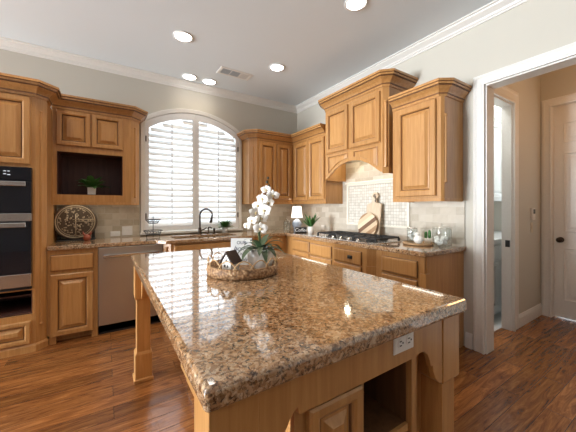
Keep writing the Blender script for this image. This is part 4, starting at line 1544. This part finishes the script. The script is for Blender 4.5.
wire_bowl(0.028, 0.075, 0.105, 0.05).build('lower_basket', BLACK, t, smooth=True)
wire_bowl(0.165, 0.05, 0.085, 0.045).build('upper_basket', BLACK, t, smooth=True)
MB().tube([c + Vector((0, 0, 0.02)), c + Vector((0, 0, 0.25))], 0.004, 8).tube([c + Vector((.02 * math.cos(a * PI / 8), 0, .262 + .02 * math.sin(a * PI / 8 - PI / 2) + .008)) for a in range(16)], 0.003, 6, True).build('centre_rod', BLACK, t, smooth=True)
m = MB()
for k in range(3):
    g = 2 * PI * k / 3 + .4
    m.tube([c + Vector((.075 * math.cos(g), .075 * math.sin(g), .028)), c + Vector((.085 * math.cos(g), .085 * math.sin(g), .004))], 0.004, 6)
m.build('feet', BLACK, t, smooth=True)


def plate(name, label, loc, fr, w_, h_, gang, vertical_rocker=True, mat=None):
    mat = mat or WHITEP
    t = thing(name, label, 'outlet' if 'outlet' in name else 'switch', loc)
    O_, u_, v_, n_ = fr
    MB().rings(*fr, w_, h_, [(0, 0), (0, 0.003), (0.003, 0.005)], back=True).build('cover_plate', mat, t)
    for k in range(gang):
        ww = w_ / gang
        o_ = Vector(O_) + Vector(u_) * (ww * k + ww / 2 - 0.014) + Vector(v_) * (h_ / 2 - 0.026 * h_ / 0.115)
        MB().rings(o_, u_, v_, n_, 0.028, 0.052 * h_ / 0.115, [(0, 0.004), (0, 0.007), (0.002, 0.0075)], back=True).build('socket' if 'outlet' in name else 'rocker', mat, t)
    return t


plate('electrical_outlet', 'small horizontal white outlet plate low on the backsplash behind the dishwasher', (-2.67, -0.012, 0.925), fy(-2.72, -0.0125, 0.925), 0.10, 0.06, 2)
plate('light_switch', 'white two-gang switch plate on the backsplash left of the window', (-2.54, -0.012, 0.93), fy(-2.60, -0.0125, 0.93), 0.112, 0.11, 2)
plate('electrical_outlet', 'white outlet plate on the backsplash right of the window behind the orchid', (-0.91, -0.012, 0.92), fy(-0.945, -0.0125, 0.92), 0.075, 0.075, 1)
plate('electrical_outlet', 'white outlet plate on the range wall left of the cooktop', (-0.012, -0.70, 0.94), fx(-0.0125, -0.66, 0.935), 0.075, 0.07, 1)

# ------------------------------------------------------------------ corner lamp group
t = thing('table_lamp', 'small lit table lamp with white shade and blue-white base in the corner', 'lamp', (-0.27, -0.38, 0.9145))
c = (-0.27, -0.38, 0.9145)
MB().lathe([(0.05, 0), (0.055, 0.01), (0.04, 0.02), (0.066, 0.06), (0.076, 0.11), (0.055, 0.15), (0.022, 0.17), (0.02, 0.178)], c, 24).build('base', BLUEW, t, smooth=True)
MB().lathe([(0.006, 0.178), (0.006, 0.30)], c, 8).build('stem', BRONZE, t, smooth=True)
MB().lathe([(0.090, 0.195), (0.066, 0.375), (0.063, 0.375), (0.087, 0.195)], c, 28).build('lamp_shade', SHADE, t, smooth=True)
t = thing('glass_jar', 'clear lidded glass jar left of the corner lamp', 'jar', (-0.43, -0.34, 0.9145))
c = (-0.43, -0.34, 0.9145)
MB().lathe([(0.045, 0.001), (0.052, 0.006), (0.052, 0.13), (0.046, 0.14), (0.043, 0.138), (0.048, 0.128), (0.048, 0.012), (0.001, 0.009)], c, 20).build('jar', JAR, t, smooth=True)
MB().lathe([(0.044, 0.141), (0.046, 0.15), (0.012, 0.158), (0.014, 0.176), (0.001, 0.182)], c, 20).build('lid', JAR, t, smooth=True)
t = thing('word_sign', 'black block sign with white script reading Coffee in front of the corner lamp', 'sign', (-0.455, -0.745, 0.9145))
u = rgt.copy(); n_ = -fwd
q = Vector((-0.455, -0.745, 0.9145))
MB().rings(q - u * 0.08 - n_ * 0.022, u, Z3, n_, 0.16, 0.078, [(0, 0), (0, 0.040), (0.004, 0.044)], back=True).build('block', BLACK, t)
text_mesh('lettering', 'Coffee', 0.066, WHITEP, t, q + n_ * 0.0225 + Vector((0, 0, 0.038)), u, Z3, n_, 0.0006, 0.25, 0.0)

# ------------------------------------------------------------------ boards behind the cooktop
t = thing('cutting_board', 'pale rectangular paddle board leaning on the mosaic behind the round board', 'cutting board', (-0.06, -1.72, 0.9145))


def lean(y, z, o, foot=-0.105, top=-0.038, hz=0.55):
    k = (z) / hz
    return (foot + (top - foot) * k - o, y, 0.9155 + z)


yc_ = -1.715
pl = [(yc_ + 0.105, 0), (yc_ - 0.105, 0), (yc_ - 0.105, 0.385), (yc_ - 0.09, 0.40), (yc_ - 0.035, 0.41), (yc_ - 0.028, 0.44)]
hd = [(yc_ + 0.045 * math.sin(a), 0.49 - 0.045 * math.cos(a)) for a in [(-0.55 - (2 * PI - 1.1) * k / 14) for k in range(15)]]
pl += hd + [(yc_ + 0.028, 0.44), (yc_ + 0.035, 0.41), (yc_ + 0.09, 0.40), (yc_ + 0.105, 0.385)]
m = MB()
n = len(pl)
# plate with a hole in the handle ring
bm_out = [lean(p, q, o_) for o_ in (0.0, 0.018) for p, q in pl]
o = holed('board', pl, [[(yc_ + 0.022 * math.cos(2 * PI * k / 12), 0.49 + 0.022 * math.sin(2 * PI * k / 12)) for k in range(12)]], lambda p, q, t_: (-0.105 + (0.067) * q / 0.55 - t_, p, 0.9165 + q), 0.0, 0.018, BOARDP)
L = Vector(LOC[t.name])
for v_ in o.data.vertices:
    v_.co -= L
o.parent = t
LOC[o.name] = tuple(L)
m = MB().tube([(-0.075, yc_ - 0.018, 1.395), (-0.085, yc_ - 0.03, 1.37), (-0.082, yc_ - 0.028, 1.335), (-0.078, yc_ - 0.015, 1.35)], 0.004, 6)
m.build('hanging_cord', DARK, t, smooth=True)

t = thing('cutting_board', 'round striped wooden board leaning in front of the pale paddle board', 'cutting board', (-0.15, -1.69, 0.927))
cy_, r_ = -1.672, 0.145
a0 = math.radians(222)
pl = []
for k in range(41):
    g = a0 + 0.14 + (2 * PI - 0.28) * k / 40
    pl.append((cy_ - r_ * math.cos(g), 0.15 + r_ * math.sin(g)))
dr = Vector((-math.cos(a0), math.sin(a0)))
sd = Vector((-dr.y, dr.x))
cc = Vector((cy_, 0.15))
tip = [cc + dr * (r_ + 0.05) + sd * 0.014, cc + dr * (r_ + 0.05) - sd * 0.014]
if (tip[0] - Vector(pl[-1])).length > (tip[1] - Vector(pl[-1])).length:
    tip = tip[::-1]
pl += [(p.x, p.y) for p in tip]
zmin = min(q for p, q in pl)
MB().prism([(p, q - zmin) for p, q in pl], lambda p, q, t_: (-0.152 + 0.045 * q / 0.3 - t_, p, 0.9155 + q), 0.0, 0.018).build('board', BOARDS, t, bevel=0.003)

# ------------------------------------------------------------------ tray group at the right end
tc2 = (-0.235, -2.385)
t = thing('serving_tray', 'round wooden serving tray at the right end of the worktop', 'tray', (*tc2, 0.9145))
MB().lathe([(0.11, 0), (0.135, 0.004), (0.14, 0.02), (0.132, 0.022), (0.128, 0.012), (0.001, 0.012)], (*tc2, 0.9145), 32).build('tray_base', TRAYW, t, smooth=True)


def jar(label, loc, r, h, lid, knob):
    t = thing('glass_canister', label, 'jar', loc)
    MB().lathe([(r - 0.006, 0.001), (r, 0.007), (r, h - 0.012), (r - 0.004, h), (r - 0.007, h - 0.001), (r - 0.003, h - 0.013), (r - 0.003, 0.011), (0.001, 0.009)], loc, 28).build('jar', JAR, t, smooth=True)
    MB().lathe([(r - 0.002, h + 0.001), (r + 0.002, h + 0.006), (r, h + 0.014), (0.01, h + 0.02), (0.008, h + 0.026), (0.014, h + 0.036), (0.001, h + 0.046)] if knob else [(r - 0.002, h + 0.001), (r, h + 0.008), (0.001, h + 0.01)], loc, 28).build('lid', JAR if knob else STEELH, t, smooth=True)
    return t


t = jar('tall clear glass canister filled with white balls on the wooden tray', (-0.20, -2.30, 0.927), 0.05, 0.135, True, False)
rr = random.Random(2)
m = MB()
for k in range(26):
    g, q = rr.uniform(0, 2 * PI), 0.03 * math.sqrt(rr.random())
    m.ball((-0.20 + q * math.cos(g), -2.30 + q * math.sin(g), 0.951 + 0.08 * k / 26), 0.0125, n=8)
m.build('filling', COTTON, t, smooth=True)
t = thing('ceramic_bird', 'plump white ceramic bird at the front of the wooden tray', 'ornament', (-0.285, -2.42, 0.927))
c = Vector((-0.285, -2.42, 0.927))
MB().ball(c + Vector((0, 0, 0.041)), 0.042, 0.046, 0.041, 16).ball(c + Vector((0.0, 0.012, 0.085)), 0.025, n=14).build('body', WHITEC, t, smooth=True)
MB().tube([c + Vector((-0.018, 0.018, 0.087)), c + Vector((-0.036, 0.024, 0.083))], [0.007, 0.001], 8).build('beak', WHITEC, t, smooth=True)
t = thing('potted_cactus', 'two small green cacti in a white cup on the wooden tray', 'plant', (-0.165, -2.44, 0.927))
c = Vector((-0.165, -2.44, 0.927))
MB().lathe([(0.026, 0), (0.034, 0.05), (0.031, 0.05), (0.029, 0.042), (0.001, 0.042)], c, 18).build('pot', WHITEC, t, smooth=True)
for dx_, dy_, hh in ((-.012, .012, .075), (.010, -.012, .09)):
    MB().lathe([(0.008, 0.04), (0.014, 0.06), (0.014, 0.04 + hh * .7), (0.009, 0.04 + hh * .93), (0.001, 0.04 + hh)], c + Vector((dx_, dy_, 0)), 10).build('cactus', LEAF, t)
t = jar('wide clear glass canister with knobbed lid right of the wooden tray', (-0.19, -2.59, 0.9145), 0.08, 0.165, True, True)
m = MB()
rr = random.Random(9)
for k in range(40):
    g, q = rr.uniform(0, 2 * PI), 0.055 * math.sqrt(rr.random())
    m.ball((-0.19 + q * math.cos(g), -2.59 + q * math.sin(g), 0.943 + 0.055 * k / 40), 0.0165, n=8)
m.build('filling', COTTON, t, smooth=True)

# ------------------------------------------------------------------ ceiling
cans = [((-2.12, -1.07), 'recessed ceiling light above the left side of the island'), ((-1.85, -0.21), 'left one of the two recessed lights close over the window'),
        ((-1.59, -0.21), 'right one of the two recessed lights close over the window'), ((-1.02, -1.04), 'recessed ceiling light near the corner by the range hood'),
        ((-1.02, -2.33), 'recessed ceiling light at the top edge in front of the range wall'),
        # unseen cans, added to the grid as fill for left cabinets and floor
        ((-3.25, -1.07), 'added recessed fill light over the aisle in front of the wall ovens'), ((-3.25, -2.33), 'added recessed fill light over the open floor left of the island'),
        ((-2.12, -2.33), 'unseen recessed fill light straight above the left front of the island')]
for (x, y), lb_ in cans:
    t = thing('recessed_light', lb_, 'ceiling light', (x, y, H), 'recessed ceiling lights')
    r_ = 0.078
    MB().lathe([(r_, -0.0005), (r_ + 0.018, -0.0005), (r_ + 0.018, -0.006), (r_ + 0.004, -0.009), (r_, -0.004), (r_, -0.0005)], (x, y, H), 32).build('trim_ring', TRIM, t, smooth=True)
    MB().lathe([(r_ - 0.001, -0.0005), (r_ - 0.001, -0.005), (r_ * 0.6, -0.0055), (0.001, -0.006)], (x, y, H), 32).build('lens', CANL, t, smooth=True)
    lamp('recessed_bulb', (x, y, H - 0.03), 2.0 if y > -0.5 else (16 if (x < -3 or y < -2 and x < -2) else 13), (1.0, 0.82, 0.58), 0.06, math.radians(125))
t = thing('ceiling_vent', 'white ceiling air vent with grey grille between the recessed lights', 'vent', (-1.39, -0.62, H))
ang = 0.0
x0, x1, y0, y1 = -1.60, -1.17, -0.71, -0.52
MB().rings((x0, y0, H - 0.0005), (1, 0, 0), (0, 1, 0), (0, 0, -1), x1 - x0, y1 - y0, [(0, 0), (0.004, 0.006), (0.03, 0.007), (0.032, 0.003)]).build('frame', WHITEP, t)
GG = simple('grey_grille', (0.48, 0.52, 0.56), 0.5)
for k in range(3):
    xa_ = x0 + 0.036 + 0.122 * k
    m = MB()
    for j in range(9):
        y = y0 + 0.036 + j * 0.0135
        m.box(xa_, xa_ + 0.108, y, y + 0.007, H - 0.0085, H - 0.0042)
    m.build('grille', GG if k < 2 else WHITEP, t)

# ------------------------------------------------------------------ hall and pantry things
t = thing('intercom_panel', 'small white wall phone panel with dark screen beside the hall door', 'intercom', (1.28, HY, 1.14))
MB().box(1.245, 1.335, HY - 0.022, HY - 0.0005, 1.13, 1.265).build('housing', WHITEP, t, bevel=0.004)
MB().box(1.268, 1.322, HY - 0.0245, HY - 0.0225, 1.20, 1.25).build('screen', DARK, t)
t = thing('light_switch', 'slim almond switch plate below the hall phone panel', 'switch', (1.27, HY, 0.99))
MB().box(1.25, 1.315, HY - 0.006, HY - 0.0005, 0.985, 1.10).build('cover_plate', ALMOND, t, bevel=0.002)
MB().box(1.273, 1.292, HY - 0.010, HY - 0.0062, 1.025, 1.06).build('rocker', ALMOND, t)
o = MB().box(0.7405, 0.738, HY + 0.015, HY + 0.055, 0.86, 0.93).build('strike_plate', BLACK)
tag(o, 'black latch plate on the white pantry door jamb', 'latch')

PW = simple('pantry_white_paint', (0.80, 0.81, 0.80), 0.4)
PY = -2.0
t = thing('pantry_wall_cabinet', 'white wall cabinet seen through the pantry doorway', 'cabinet', (1.2, PY - 0.17, 1.36))
MB().box(0.15, 2.19, PY - 0.33, PY - 0.001, 1.36, 2.42).build('body', PW, t)
for k in range(5):
    panel_front('door', t, fy(0.17 + 0.405 * k, PY - 0.33, 1.40), 0.39, 0.98, mat=PW)
MB().sweep([(a, b) for a, b in CROWN], [(0.15, PY - 0.33), (2.19, PY - 0.33)], 2.42).build('crown_moulding', PW, t)
t = thing('pantry_base_cabinet', 'white base cabinet seen low through the pantry doorway', 'cabinet', (1.2, PY - 0.3, 0.0))
MB().box(0.15, 2.19, PY - 0.58, PY - 0.001, 0.10, 0.874).box(0.15, 2.19, PY - 0.51, PY - 0.001, 0.004, 0.10).build('body', PW, t)
for k in range(5):
    panel_front('door', t, fy(0.17 + 0.405 * k, PY - 0.58, 0.13), 0.39, 0.53, mat=PW)
    MB().rings(*fy(0.17 + 0.405 * k, PY - 0.58, 0.69), 0.39, 0.15, [(0, 0), (0, 0.012), (0.008, 0.02)], back=True).build('drawer', PW, t)
o = MB().box(0.15, 2.19, PY - 0.61, PY - 0.001, 0.8745, 0.914).build('pantry_countertop', simple('white_stone_top', (0.78, 0.78, 0.77), 0.2), bevel=0.004)
tag(o, 'white counter between the pantry cabinets', 'countertop')
plate('light_switch', 'white switch plate on the pantry backsplash', (1.87, PY - 0.001, 1.05), fy(1.83, PY - 0.0015, 1.05), 0.08, 0.115, 1)

# lamps of the hall and the pantry
lamp('hall_ceiling_bulb', (0.85, -3.75, 2.35), 8.5, (1.0, 0.50, 0.20), 0.12)
area('pantry_ceiling_light', (0.9, -2.45, 2.9), (0, 0, 0), 0.9, 0.2, 34, (0.92, 0.97, 1.0))
lamp('corner_lamp_bulb', (-0.27, -0.38, 1.20), 1.2, (1.0, 0.85, 0.65), 0.03)
